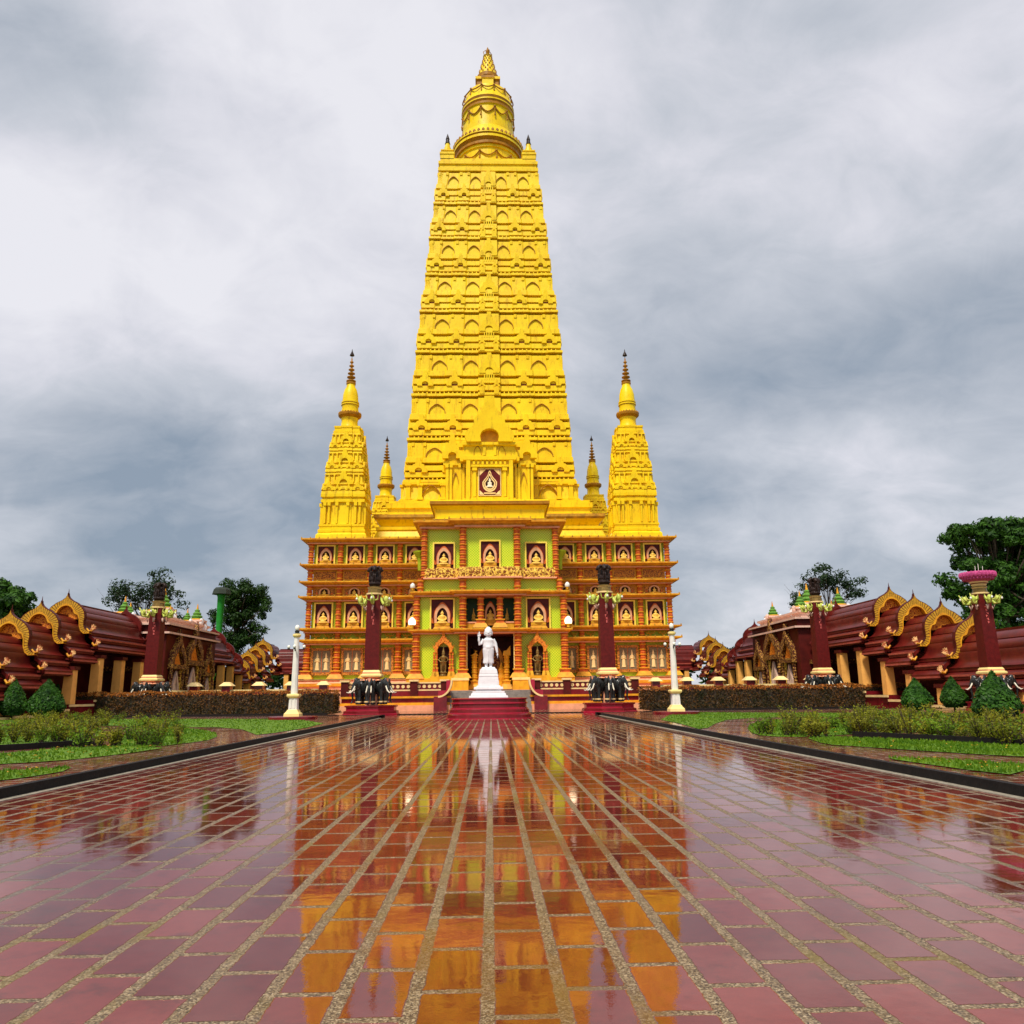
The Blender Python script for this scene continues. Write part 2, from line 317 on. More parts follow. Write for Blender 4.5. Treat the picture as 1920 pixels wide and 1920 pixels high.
# ---------------------------------------------------------------- mesh helper
class MB:
    def __init__(s): s.v = []; s.f = []; s.m = []
    def add(s, vs, fs, mi=0):
        k = len(s.v); s.v.extend([tuple(p) for p in vs]); s.f.extend([tuple(i+k for i in f) for f in fs]); s.m.extend([mi]*len(fs))
    def box(s, x0, x1, y0, y1, z0, z1, mi=0):
        s.frus(x0, x1, y0, y1, z0, x0, x1, y0, y1, z1, mi)
    def cbox(s, cx, cy, z0, hx, hy, h, mi=0): s.box(cx-hx, cx+hx, cy-hy, cy+hy, z0, z0+h, mi)
    def frus(s, x0, x1, y0, y1, z0, a0, a1, b0, b1, z1, mi=0):
        s.add([(x0,y0,z0),(x1,y0,z0),(x1,y1,z0),(x0,y1,z0),(a0,b0,z1),(a1,b0,z1),(a1,b1,z1),(a0,b1,z1)],
              [(3,2,1,0),(4,5,6,7),(0,1,5,4),(1,2,6,5),(2,3,7,6),(3,0,4,7)], mi)
    def loft(s, rings, mi=0, caps=True, closed=True):
        n = len(rings[0]); vs = [p for r in rings for p in r]; fs = []; mis = []
        for i in range(len(rings)-1):
            for j in range(n if closed else n-1):
                a = i*n+j; b = i*n+(j+1) % n
                fs.append((a, b, b+n, a+n)); mis.append(mi[i] if isinstance(mi, (list, tuple)) else mi)
        if caps:
            fs.append(tuple(range(n-1, -1, -1))); mis.append(mis[0])
            fs.append(tuple((len(rings)-1)*n+j for j in range(n))); mis.append(mis[-2])
        k = len(s.v); s.v.extend([tuple(p) for p in vs]); s.f.extend([tuple(i+k for i in f) for f in fs]); s.m.extend(mis)
    def lathe(s, cx, cy, prof, n=16, mi=0, sx=1, sy=1, a0=0.0):
        s.loft([[(cx+r*sx*math.cos(a0+2*math.pi*j/n), cy+r*sy*math.sin(a0+2*math.pi*j/n), z) for j in range(n)] for r, z in prof], mi)
    def rects(s, cx, cy, hx, hy, prof, mi=0):    # prof: (offset, z)
        s.loft([[(cx-hx-o, cy-hy-o, z), (cx+hx+o, cy-hy-o, z), (cx+hx+o, cy+hy+o, z), (cx-hx-o, cy+hy+o, z)] for o, z in prof], mi)
    def prism(s, poly, y0, y1, mi=0):            # poly (x,z) ccw seen from -y
        n = len(poly); vs = [(x, y0, z) for x, z in poly]+[(x, y1, z) for x, z in poly]
        s.add(vs, [tuple(range(n)), tuple(range(2*n-1, n-1, -1))]+[((j+1) % n, j, j+n, (j+1) % n+n) for j in range(n)], mi)
    def band(s, outer, inner, y0, y1, mi=0):     # strip between two open polylines (x,z), solid
        n = len(outer)
        for j in range(n-1):
            q = [outer[j], outer[j+1], inner[j+1], inner[j]]
            m_ = mi[j % len(mi)] if isinstance(mi, (list, tuple)) else mi
            s.prism(q, y0, y1, m_)
    def ell(s, c, r, n=12, k=8, mi=0):
        rings = []
        for i in range(k+1):
            t = -math.pi/2+math.pi*i/k; rr = max(1e-3, math.cos(t)); z = math.sin(t)
            rings.append([(c[0]+r[0]*rr*math.cos(2*math.pi*j/n), c[1]+r[1]*rr*math.sin(2*math.pi*j/n), c[2]+r[2]*z) for j in range(n)])
        s.loft(rings, mi)
    def tube(s, pts, rad, n=8, mi=0):
        pts = [Vector(p) for p in pts]; rings = []
        up = Vector((0, 0, 1))
        for i, p in enumerate(pts):
            d = (pts[min(i+1, len(pts)-1)]-pts[max(i-1, 0)]).normalized()
            ref = up if abs(d.z) < 0.9 else Vector((1, 0, 0))
            a = d.cross(ref).normalized(); b = d.cross(a).normalized(); r = rad[i] if isinstance(rad, (list, tuple)) else rad
            rings.append([tuple(p+a*(r*math.cos(2*math.pi*j/n))-b*(r*math.sin(2*math.pi*j/n))) for j in range(n)])
        s.loft(rings, mi)
    def xf(s, k, fn):
        for i in range(k, len(s.v)): s.v[i] = fn(*s.v[i])
    def merge(s, o, fn=None, mi=None):
        k = len(s.v); s.v.extend([fn(*p) for p in o.v] if fn else o.v); s.f.extend([tuple(i+k for i in f) for f in o.f])
        s.m.extend(o.m if mi is None else [mi]*len(o.f))
    def build(s, name, mats, parent=None, smooth=False, loc=None):
        me = bpy.data.meshes.new(name); me.from_pydata(s.v, [], s.f)
        for mm in (mats if isinstance(mats, (list, tuple)) else [mats]): me.materials.append(M[mm])
        me.polygons.foreach_set('material_index', s.m)
        if smooth: me.polygons.foreach_set('use_smooth', [True]*len(s.f))
        me.update()
        o = bpy.data.objects.new(name, me); col.objects.link(o)
        if parent: o.parent = parent
        if loc: o.location = loc
        return o
def smooth_angle(o, ang=35):
    me = o.data; me.polygons.foreach_set('use_smooth', [True]*len(me.polygons))
    try: me.set_sharp_from_angle(angle=R(ang))
    except Exception: pass
def tag(o, label=None, cat=None, group=None, kind=None):
    if label: o['label'] = label
    if cat: o['category'] = cat
    if group: o['group'] = group
    if kind: o['kind'] = kind
    return o
def empty(name, loc=(0, 0, 0), rz=0):
    o = bpy.data.objects.new(name, None); col.objects.link(o); o.location = loc; o.rotation_euler = (0, 0, rz); o.empty_display_size = 0.3; return o
def copy_tree(o, parent=None):
    kids = [c for c in bpy.data.objects if c.parent == o]
    c = o.copy(); col.objects.link(c); c.parent = parent
    for ch in kids: copy_tree(ch, c)
    return c
def fuse(o, voxel, smooth_it=2):                 # turn overlapping volumes into one continuous skin
    md = o.modifiers.new('r', 'REMESH'); md.mode = 'VOXEL'; md.voxel_size = voxel; md.use_smooth_shade = True
    if smooth_it: sm = o.modifiers.new('s', 'SMOOTH'); sm.iterations = smooth_it; sm.factor = 0.5
    dg = bpy.context.evaluated_depsgraph_get(); dg.update()
    me = bpy.data.meshes.new_from_object(o.evaluated_get(dg)); mats = list(o.data.materials)
    o.modifiers.clear(); o.data = me
    if not me.materials:
        for mm in mats: me.materials.append(mm)
    me.polygons.foreach_set('use_smooth', [True]*len(me.polygons)); me.polygons.foreach_set('material_index', [0]*len(me.polygons))
def struct(o): o['kind'] = 'structure'; return o
# ================================================================ TEMPLE
TEMPLE = tag(empty('temple', (0, 75, 0)), 'towering golden stepped temple pagoda with orange and lime green lower storeys and a bell spire', 'temple')
def T(mb, name, mats, parent=None, smooth=False):
    o = mb.build(name, mats, parent or TEMPLE, smooth)
    if parent is None or parent == TEMPLE: o.location = (0, -75, 0)
    return o
def zv(v, Y, u=918): return at(u, v, Y)[1]

CM = ['salmon', 'orange', 'weathered']
def cornice(mb, cx, cy, hx, hy, z0, z1, out=0.7, dent=True, front=True):
    h = z1-z0
    mb.rects(cx, cy, hx, hy, [(.04, z0), (.22, z0), (.22, z0+.18*h), (.13, z0+.19*h), (.13, z0+.34*h), (.30, z0+.36*h), (.40, z0+.46*h), (.62*out+.05, z0+.56*h), (.95*out, z0+.60*h), (out, z0+.62*h), (out, z0+.86*h), (out-.05, z0+.90*h), (.0, z1)],
             [0, 0, 0, 1, 1, 1, 1, 1, 1, 1, 2, 2])
    if dent:
        n = int(2*hx/0.36); y = cy-hy-.13
        for i in range(n):
            x = cx-hx+(i+.5)*2*hx/n
            mb.box(x-.09, x+.09, y-.12, y+.02, z0+.20*h, z0+.345*h, 1)
        n = int(2*hx/0.8)
        for i in range(n+1):                     # small leaf antefixes on the top edge
            x = cx-hx-out*.9+(i)*(2*hx+1.8*out)/n
            mb.box(x-.05, x+.05, cy-hy-out-.015, cy-hy-out+.06, z0+.80*h, z1+.05, 2)

def pilaster(mb, x, y, z0, z1, r=.30, base=True, mi=(0, 1, 2)):
    zb = z0
    if base:
        mb.frus(x-r*2.3, x+r*2.3, y-r*2.3, y+r*2.3, z0, x-r*1.5, x+r*1.5, y-r*1.5, y+r*1.5, z0+.42, mi[1])
        mb.cbox(x, y, z0+.42, r*1.2, r*1.2, .25, mi[0]); mb.cbox(x, y, z0+.67, r*1.45, r*1.45, .10, mi[1]); zb = z0+.77
    prof = [(r, zb)]; n = max(2, int((z1-zb)/.42)); s = (z1-zb)/n; ms = []
    for i in range(n):
        a = zb+i*s
        prof += [(r*.84, a+.10*s), (r*.84, a+.42*s), (r*1.12, a+.48*s), (r*1.12, a+.60*s), (r*.90, a+.64*s), (r*.90, a+.90*s), (r*1.02, a+.97*s)]
        ms += [mi[0], mi[0], mi[1], mi[1], mi[1], mi[0], mi[0]]
    mb.lathe(x, y, prof, 10, ms)

WY = 75.0; WC = 93.0; HW = 17.25
def wz(v): return zv(v, WY, 640)
# ---- wing storeys
lines = [(1275, 1211), (1200, 1189), (1179, 1129.5), (1120, 1101), (1092, 1070), (1060, 1022)]
lines = [(wz(a-2), wz(b-2)) for a, b in lines]
corn = [(wz(1209), wz(1198)), (wz(1187), wz(1177)), (wz(1127.5), wz(1118)), (wz(1099), wz(1090)), (wz(1068), wz(1058)), (wz(1020), wz(1010))]
CH = 18.0
socle = MB()
socle.rects(0, WC, HW+.15, CH+.15, [(.9, 1.5), (.9, 1.75), (.55, 1.85), (.55, 2.0), (.75, 2.05), (.75, 2.3), (.5, 2.35), (.3, 2.62), (.55, 2.64), (.55, wz(1275)), (0, wz(1275)+.02)], [0, 1, 1, 2, 2, 1, 1, 3, 3, 3])
T(socle, 'socle', ['maroon_gloss', 'salmon', 'orange', 'cream'])
stor_mats = [['lime'], ['lime'], ['lime'], ['orange'], ['orange'], ['lime']]
for i, (a, b) in enumerate(lines):
    mb = MB(); lo = a if i == 0 else corn[i-1][1]-.05
    mb.rects(0, WC, HW-.35, CH-.35, [(0, lo), (0, corn[i][0]+.04)])
    T(mb, 'storey_wall', stor_mats[i])
for i, (a, b) in enumerate(corn):
    mb = MB(); cornice(mb, 0, WC, HW, CH, a, b, .75)
    T(mb, 'cornice', CM)
PX = [17.15, 14.35, 11.5, 8.65, 5.85]
for i, (a, b) in enumerate(lines):
    lo = a if i == 0 else corn[i-1][1]-.03; hi = corn[i][0]
    for s in (-1, 1):
        for p in PX[:4]:
            mb = MB(); pilaster(mb, s*p, WY+.18, lo, hi, .33 if i in (0,) else .28, base=(i == 0))
            T(mb, 'pilaster', ['terracotta', 'orange', 'cream'])
side = MB()
for i, (a, b) in enumerate(lines):
    lo = a if i == 0 else corn[i-1][1]-.03; hi = corn[i][0]
    for s in (-1, 1):
        for k in range(1, 12): pilaster(side, s*(HW-.1), WY+k*3, lo, hi, .28, base=(i == 0))
T(side, 'side_pilasters', ['terracotta', 'orange', 'cream'])

def arch_pts(cx, z0, r, h, n=12, pt=.0, foot=0.0):
    """half-open polyline of an arch from left foot to right foot"""
    pts = [(cx-r, z0)] if foot else []
    zc = z0+foot
    for j in range(n+1):
        t = math.pi-math.pi*j/n
        k = 1+pt*max(0, math.cos((t-math.pi/2)*3.0))*(abs(t-math.pi/2) < math.pi/6)
        pts.append((cx+r*math.cos(t), zc+(h-foot)*math.sin(t)*k))
    if foot: pts.append((cx+r, z0))
    return pts

def niche(name, wd, ht, parent=None, frame=True, mf='yellow_frame', y=0.0):
    """framed niche, origin at its foot on the wall plane; outward is -y"""
    mb = MB()
    if frame:
        t = .13; d = .22
        mb.box(-wd/2, -wd/2+t, -d, .0, 0, ht); mb.box(wd/2-t, wd/2, -d, .0, 0, ht); mb.box(-wd/2+t, wd/2-t, -d, .0, ht-t, ht)
    else:
        mb.box(-wd*.5, wd*.5, -.3, 0, 0, .06)
    o = mb.build(name, mf, parent)
    b = MB(); iw = wd/2-.13 if frame else wd*.30; ih = ht-.13 if frame else ht*.82
    if frame:
        b.box(-iw+.002, iw-.002, -.05, .0, 0, ih-.002, 0)
    b.prism(arch_pts(0, ht*.18, wd*.22, ht*.49, 10, .1, ht*.20)[::-1], -.07, -.04, 1)
    b.build('recess_panel', ['dark_red', 'dark_hole'], o)
    a = MB(); R1 = wd*.31; R0 = wd*.215
    oa = arch_pts(0, ht*.2, R1, ht*.58, 14, .06, ht*.20); ia = arch_pts(0, ht*.2, R0, ht*.46, 14, .08, ht*.20)
    a.band(oa[::-1], ia[::-1], -.20, -.03, 0)
    oa2 = arch_pts(0, ht*.2, R1*1.09, ht*.61, 14, .14, ht*.20)
    a.band(oa2[::-1], oa[::-1], -.13, -.03, 1)
    for s in (-1, 1):
        a.prism([(s*R1*1.1, ht*.18), (s*R1*1.45, ht*.20), (s*R1*1.5, ht*.42), (s*R1*1.25, ht*.33)][::s], -.15, -.03, 1)
    a.build('arch', ['niche_arch', 'terracotta'], o)
    p = MB(); p.frus(-wd*.36, wd*.36, -.34, -.02, 0, -wd*.28, wd*.28, -.28, -.02, ht*.10, 0)
    p.box(-wd*.30, wd*.30, -.32, -.02, ht*.10, ht*.18, 1)
    p.build('pedestal', ['orange', 'gold_deep'], o)
    return o
SB = MB()
SB.lathe(0, 0, [(.40, 0), (.46, .05), (.42, .14), (.27, .22), (.22, .34), (.25, .50), (.27, .58), (.20, .66), (.075, .69), (.075, .72), (.13, .76), (.14, .83), (.10, .90), (.06, .93), (.05, .97), (.01, 1.06)], 14, 0, 1, .62)
for s in (-1, 1): SB.tube([(s*.25, 0, .56), (s*.34, -.05, .40), (s*.22, -.20, .26), (0, -.24, .2)], [.07, .065, .055, .04], 7)
sb_proto = SB.build('seated_buddha', 'buddha_gold', None); fuse(sb_proto, .03, 1)
buddhas = []
def buddha(x, y, z, h, label, proto=sb_proto):
    o = proto if not buddhas else proto.copy()
    if buddhas: col.objects.link(o)
    buddhas.append(o); o.location = (x, y, z); o.scale = (h, h, h)
    tag(o, label, 'statue', 'seated golden buddha figures in the temple niches'); return o

ordn = ['outermost niche', 'second niche from outside', 'third niche from outside', 'innermost niche']
bx = [(PX[i]+PX[i+1])/2 for i in range(4)]
for (si, nm, frame) in ((5, 'top row', True), (3, 'small middle row', False), (2, 'lower row', True)):
    lo = corn[si-1][1]; hi = corn[si][0]; ht = (hi-lo)*(.97 if frame else 1.12); wd = 1.78 if frame else 1.7
    for s, sn in ((-1, 'left'), (1, 'right')):
        for k, x in enumerate(bx):
            o = niche('niche', wd, ht, TEMPLE, frame); yy = WY+.35
            o.location = (s*x, yy-75, lo)
            buddha(s*x, yy-.22, lo+ht*.18, ht*.42, 'golden buddha in %s of %s wing, %s' % (nm, sn, ordn[k]))
# relief panels
lo = corn[3][1]; hi = corn[4][0]
for s in (-1, 1):
    for x in bx:
        mb = MB(); wx = 1.12
        mb.box(s*x-wx, s*x+wx, WY+.26, WY+.36, lo+.12, hi-.04, 0); mb.box(s*x-wx+.1, s*x+wx-.1, WY+.23, WY+.27, lo+.22, hi-.14, 1)
        T(mb, 'relief_panel', ['gold_deep', 'carved_panel'])
# carved flanks beside the small niches, hanging brackets in the thin band
for s in (-1, 1):
    for x in bx:
        lo2 = corn[2][1]; hi2 = corn[3][0]
        for q in (-1, 1): mb = MB(); mb.box(s*x+q*.62-.32, s*x+q*.62+.32, WY+.22, WY+.36, lo2+.03, lo2+(hi2-lo2)*.75); T(mb, 'carved_flank', 'carved_panel')
        lo3 = corn[0][1]; hi3 = corn[1][0]; mb = MB()
        for q in (-.6, .6):
            for a_, b_ in ((-.45, -.12), (.45, .12), (-.2, 0), (.2, 0)):
                mb.tube([(s*x+q+a_, WY+.26, hi3-.06), (s*x+q+a_*.6, WY+.22, hi3-.32), (s*x+q+b_, WY+.26, hi3-.22)], .045, 5)
            mb.ell((s*x+q, WY+.24, hi3-.42), (.09, .06, .13), 6, 5)
        T(mb, 'hanging_ornament', 'gold_deep')
# ground floor windows
lo = lines[0][0]; hi = corn[0][0]
def window(x):
    w2, z0, z1 = 1.02, lo+.35, hi-.28
    mb = MB(); t = .22; yA, yB = WY+.16, WY+.36
    mb.box(x-w2, x-w2+t, yA, yB, z0, z1); mb.box(x+w2-t, x+w2, yA, yB, z0, z1); mb.box(x-w2+t, x+w2-t, yA, yB, z1-t, z1); mb.box(x-w2+t, x+w2-t, yA, yB, z0, z0+t)
    f = T(mb, 'window', 'carved_panel')
    sh = MB(); i = w2-t
    sh.box(x-i+.003, x-.02, yA+.1, yB-.01, z0+t+.003, z1-t-.003); sh.box(x+.02, x+i-.003, yA+.1, yB-.01, z0+t+.003, z1-t-.003)
    sh.build('shutter', 'pane_grey', f)
    fg = MB()
    for q in (-1, 1):
        cx_ = x+q*i*.5; zz0 = z0+t+.25
        fg.lathe(cx_, yA+.1, [(.20, zz0), (.16, zz0+.2), (.13, zz0+.7), (.17, zz0+1.05), (.06, zz0+1.15), (.10, zz0+1.25), (.08, zz0+1.38), (.01, zz0+1.6)], 8, 0, 1, .35)
        fg.tube([(cx_-.16, yA+.09, zz0+1.0), (cx_-.24, yA+.06, zz0+.75), (cx_, yA+.04, zz0+.85)], .04, 5); fg.tube([(cx_+.16, yA+.09, zz0+1.0), (cx_+.24, yA+.06, zz0+.75), (cx_, yA+.04, zz0+.85)], .04, 5)
    fg.build('carved_figure', 'cream', f)
    bd = MB(); bd.box(x-i+.01, x+i-.01, yA+.085, yA+.105, z0+t+.01, z0+t+.05); bd.box(x-.02, x+.02, yA+.07, yA+.12, z0+t, z1-t); bd.build('mullion', 'terracotta', f)
for s in (-1, 1):
    for x in bx: window(s*x)

# ---- central block
CY0 = 70.0; CYB = 75.6; IN = 2.42
def cz(v): return zv(v, CY0, 918)
cl = [(1268, 1188), (1179, 1118), (1108, 1084), (1065, 991)]
zc_ = {v: cz(v) for v in (1300, 1275, 1266, 1188, 1179, 1118, 1108, 1083, 1065, 991, 979)}
HXs = [6.55, 6.55, 6.25, 5.95]
def cwall(hx, z0, z1, m, openw=None, y0=CY0+.35, ob=None):
    for a, b in ([(-hx, -openw), (openw, hx)] if openw else [(-hx, hx)]):
        mb = MB(); mb.box(a, b, y0, CYB, z0, z1); T(mb, 'front_wall', m)
cwall(6.4, 1.5, zc_[1188]+.05, 'lattice', 2.15)
cwall(6.4, zc_[1179]-.05, zc_[1118]+.05, 'lattice', 2.15)
cwall(6.1, zc_[1108]-.05, zc_[1083]+.05, 'lattice')
cwall(5.8, zc_[1083]-.05, zc_[991]+.05, 'lattice')
for z0, z1, hx in ((zc_[1108]-.05, zc_[1083]+.05, 2.6), (zc_[1083]-.05, zc_[991]+.05, 2.6)):
    mb = MB(); mb.box(-hx, hx, CY0-.25, CY0+.36, z0, z1); T(mb, 'centre_bay', 'lattice')
# interiors
mb = MB(); mb.box(-2.149, 2.149, 74.2, 74.5, 1.5, zc_[1188]); mb.box(-2.149, 2.149, CY0+.4, 74.2, zc_[1188]-.1, zc_[1188]+.04)
T(mb, 'entrance_recess', 'dark_red')
mb = MB(); mb.box(-2.149, 2.149, 71.6, 72, zc_[1179], zc_[1118]+.04); T(mb, 'loggia_wall', 'green_panel')
def ccornice(za, zb, hx, inner=True, out=.6):
    mb = MB(); cyy = (CY0+CYB)/2; hy = (CYB-CY0)/2
    cornice(mb, 0, cyy, hx, hy, za, zb, out)
    if inner: cornice(mb, 0, cyy-.45, 2.95, hy+.2, za+.003, zb+.03, out)
    T(mb, 'front_cornice', CM)
ccornice(zc_[1188], zc_[1179], 6.6); ccornice(zc_[1118], zc_[1108], 6.45); ccornice(zc_[991], zc_[979]+.15, 6.1, True, .75)
for s in (-1, 1):
    for (x, z0, z1, b, r) in ((6.5, 2.55, zc_[1188], True, .34), (IN, 2.55, zc_[1188], True, .34), (6.5, zc_[1179], zc_[1118], False, .32), (IN, zc_[1179], zc_[1118], False, .34),
                        (6.2, zc_[1108], zc_[1083], False, .3), (IN, zc_[1108], zc_[1083], False, .33), (5.9, zc_[1083], zc_[991], False, .3), (IN, zc_[1083], zc_[991], False, .33)):
        yy = CY0+.1 if x > 3 else CY0-.42
        mb = MB(); pilaster(mb, s*x, yy, z0, z1, r, b); T(mb, 'pilaster', ['terracotta', 'orange', 'cream'])
    # cream jambs of the entrance and the socle blocks
    mb = MB(); mb.box(min(s*2.02, s*2.16), max(s*2.02, s*2.16), CY0-.30, CY0+.34, 2.6, zc_[1188]); T(mb, 'door_jamb', 'pale_yellow')
    mb = MB(); mb.box(min(s*1.9, s*3.3), max(s*1.9, s*3.3), CY0-1.2, CY0+.3, 1.5, 2.35, 0); mb.box(min(s*1.85, s*3.35), max(s*1.85, s*3.35), CY0-1.25, CY0+.3, 2.35, 2.56, 1)
    T(mb, 'socle_block', ['gold_deep', 'pale_yellow'])
    mb = MB(); a, b = sorted((s*3.3, s*7.2)); mb.box(a, b, CY0-.5, CY0+.36, 1.5, 2.2, 0); mb.box(a-.05, b+.05, CY0-.6, CY0+.36, 2.2, 2.56, 1); T(mb, 'socle_band', ['orange', 'gold_deep'])
# loggia columns and arch with central niche
for s in (-1, 1):
    mb = MB(); pilaster(mb, s*.85, CY0-.2, zc_[1179]+.05, zc_[1118], .30, True); T(mb, 'loggia_column', ['terracotta', 'orange', 'cream'])
    mb = MB(); a, b = sorted((s*.3+s*.9, s*2.1)); mb.box(a, b, CY0-.1, CY0+.5, zc_[1179], zc_[1179]+.5, 0); mb.box(a, b, CY0-.16, CY0+.5, zc_[1179]+.5, zc_[1179]+.62, 1); T(mb, 'loggia_rail', ['gold_deep', 'salmon'])
    mb = MB(); zq = zc_[1179]+.8
    mb.lathe(s*1.5, 71.35, [(.12, zq), (.2, zq+.15), (.14, zq+.35), (.19, zq+.45), (.07, zq+.75), (.02, zq+1.15)], 8); T(mb, 'wall_emblem', 'buddha_gold')
o = niche('niche', 1.5, 2.5, TEMPLE, False); o.location = (0, CY0+.9-75, zc_[1179]+.35)
buddha(0, CY0+.75, zc_[1179]+.35+.45, .95, 'golden seated buddha in the open pillared gallery above the entrance door')
# framed windows of the central block
def cwin(x, u0, u1, v0, v1, y, label, extra=.0):
    z0 = zv(v1, y); z1 = zv(v0, y); wd = (u1-u0)/F*(y*.9745+8*.224)+.30
    o = niche('niche', wd, z1-z0+.2, TEMPLE, True); o.location = (x, y-75, z0)
    for c in [c for c in bpy.data.objects if c.parent == o and c.name.startswith('pedestal')]: c.scale = (1, 1.3, 1)
    buddha(x, y-.26, z0+(z1-z0)*.18, (z1-z0)*.44, label)
for s, sn in ((-1, 'left'), (1, 'right')):
    cwin(s*4.15, 812, 848, 1021, 1068, CY0+.35, 'golden seated buddha in the %s framed window above the carved gold balcony' % sn)
    cwin(s*4.25, 806, 846, 1125, 1179, CY0+.35, 'golden seated buddha in the %s framed window beside the pillared gallery' % sn)
cwin(0, 900, 934, 1017, 1066, CY0-.25, 'golden seated buddha in the middle framed window above the carved gold balcony')
# carved balcony
za, zb = zc_[1083], zc_[1065]
mb = MB(); mb.box(-5.85, 5.85, CY0-.15, CY0+.4, za, zb-.02, 0); mb.box(-2.75, 2.75, CY0-.85, CY0-.1, za, zb, 0)
mb.box(-5.95, 5.95, CY0-.25, CY0+.4, za-.12, za-.003, 1); mb.box(-2.85, 2.85, CY0-.95, CY0-.1, za-.14, za-.005, 1)
for i in range(9):
    x = -2.4+i*.6; mb.ell((x, CY0-.87, (za+zb)/2), (.2, .09, .26), 8, 6, 0)
for s in (-1, 1):
    for i in range(4): mb.ell((s*(3.3+i*.72), CY0-.17, (za+zb)/2), (.22, .09, .26), 8, 6, 0)
T(mb, 'carved_balcony', ['carved_gold', 'salmon'])
# guardian niches
def guardian_proto():
    g = MB()
    g.lathe(0, 0, [(.30, 0), (.34, .08), (.22, .12), (.22, .22), (.30, .26), (.26, .32)], 12)
    for s in (-1, 1):
        g.tube([(s*.13, 0, .30), (s*.15, -.02, .62), (s*.12, 0, .98)], [.075, .085, .12], 8)
        g.tube([(s*.22, 0, 1.42), (s*.36, -.02, 1.22), (s*.20, -.16, 1.06), (0, -.2, 1.1)], [.075, .065, .055, .05], 7)
    g.lathe(0, 0, [(.20, .85), (.24, 1.0), (.15, 1.12), (.22, 1.32), (.27, 1.43), (.16, 1.5), (.07, 1.55), (.12, 1.6), (.13, 1.7), (.10, 1.78), (.13, 1.82), (.07, 1.92), (.045, 2.05), (.01, 2.25)], 12, 0, 1, .7)
    g.tube([(0, -.24, 1.2), (0, -.26, .35)], [.045, .03], 6)
    o = g.build('guardian_statue', 'bronze', None); fuse(o, .028, 1); return o
gz = 2.56
gp = None
for s, sn in ((-1, 'left'), (1, 'right')):
    x = s*3.95+s*.15; gh = zc_[1188]-gz
    a = MB(); y0 = CY0-.25
    oa = [(x-.72, gz+2.2), (x-.85, gz+2.6), (x-.62, gz+3.05), (x-.38, gz+3.25), (x-.15, gz+3.55), (x, gz+4.25), (x+.15, gz+3.55), (x+.38, gz+3.25), (x+.62, gz+3.05), (x+.85, gz+2.6), (x+.72, gz+2.2)]
    ia = [(x-.52, gz+2.2), (x-.53, gz+2.45), (x-.42, gz+2.72), (x-.25, gz+2.9), (x-.10, gz+2.98), (x, gz+3.1), (x+.10, gz+2.98), (x+.25, gz+2.9), (x+.42, gz+2.72), (x+.53, gz+2.45), (x+.52, gz+2.2)]
    a.band(oa[::-1], ia[::-1], y0-.05, y0+.45, 0)
    for k in range(9):
        t = (k-4)/4; a.prism([(x+t*.8-.07, gz+3.5-abs(t)*.95), (x+t*.8+.07, gz+3.5-abs(t)*.95), (x+t*.95, gz+3.85-abs(t)*.95)], y0+.05, y0+.2, 0)
    ar = T(a, 'pointed_arch', ['carved_tymp'])
    c = MB()
    for q in (-1, 1):
        for dx in (.58, .80): pilaster(c, x+q*dx, y0+.15, gz+.15, gz+2.25, .10, True, (1, 0, 1))
    c.box(x-1.1, x+1.1, y0-.3, y0+.55, gz, gz+.16, 0); T(c, 'niche_column', ['gold_deep', 'terracotta'])
    d = MB(); d.box(x-.56, x+.56, CY0+.26, CY0+.345, gz+.15, gz+2.7, 0); T(d, 'recess_panel', 'dark_hole')
    if gp is None: gp = guardian_proto(); g = gp
    else: g = gp.copy(); col.objects.link(g)
    g.location = (x, y0+.15, gz+.17); g.scale = (1.15, 1.15, 1.15)
    tag(g, 'bronze guardian figure with sword in the pointed niche %s of the entrance' % sn, 'statue', 'standing guardian figures beside the entrance')
# entrance: gold columns and inner gate
for s in (-1, 1):
    mb = MB(); pilaster(mb, s*1.42, CY0+.9, 1.6, 4.55, .26, True, (0, 1, 1))
    mb.prism([(s*1.42-.35, 4.5), (s*1.42+.35, 4.5), (s*1.75, 5.35), (s*1.42, 4.95), (s*1.15, 4.9)][::1], CY0+.75, CY0+1.05, 1)
    T(mb, 'door_column', ['orange', 'gold_deep'])
mb = MB(); oa = arch_pts(0, 1.7, 1.15, 3.9, 16, .06, 2.2); ia = arch_pts(0, 1.7, .85, 3.4, 16, .06, 2.2)
mb.band(oa[::-1], ia[::-1], CY0+1.5, CY0+1.9, 0)
for s in (-1, 1):
    mb.lathe(s*.95, CY0+1.3, [(.25, 1.6), (.32, 1.9), (.30, 2.2), (.38, 2.6), (.25, 3.0), (.30, 3.3), (.12, 3.6), (.05, 3.9)], 8, 1)
T(mb, 'inner_gate', ['gold_dark', 'orange'])
mb = MB(); mb.box(-.84, .84, 72.2, 72.4, 1.6, 5.0); T(mb, 'door_leaf', 'gate_gold')
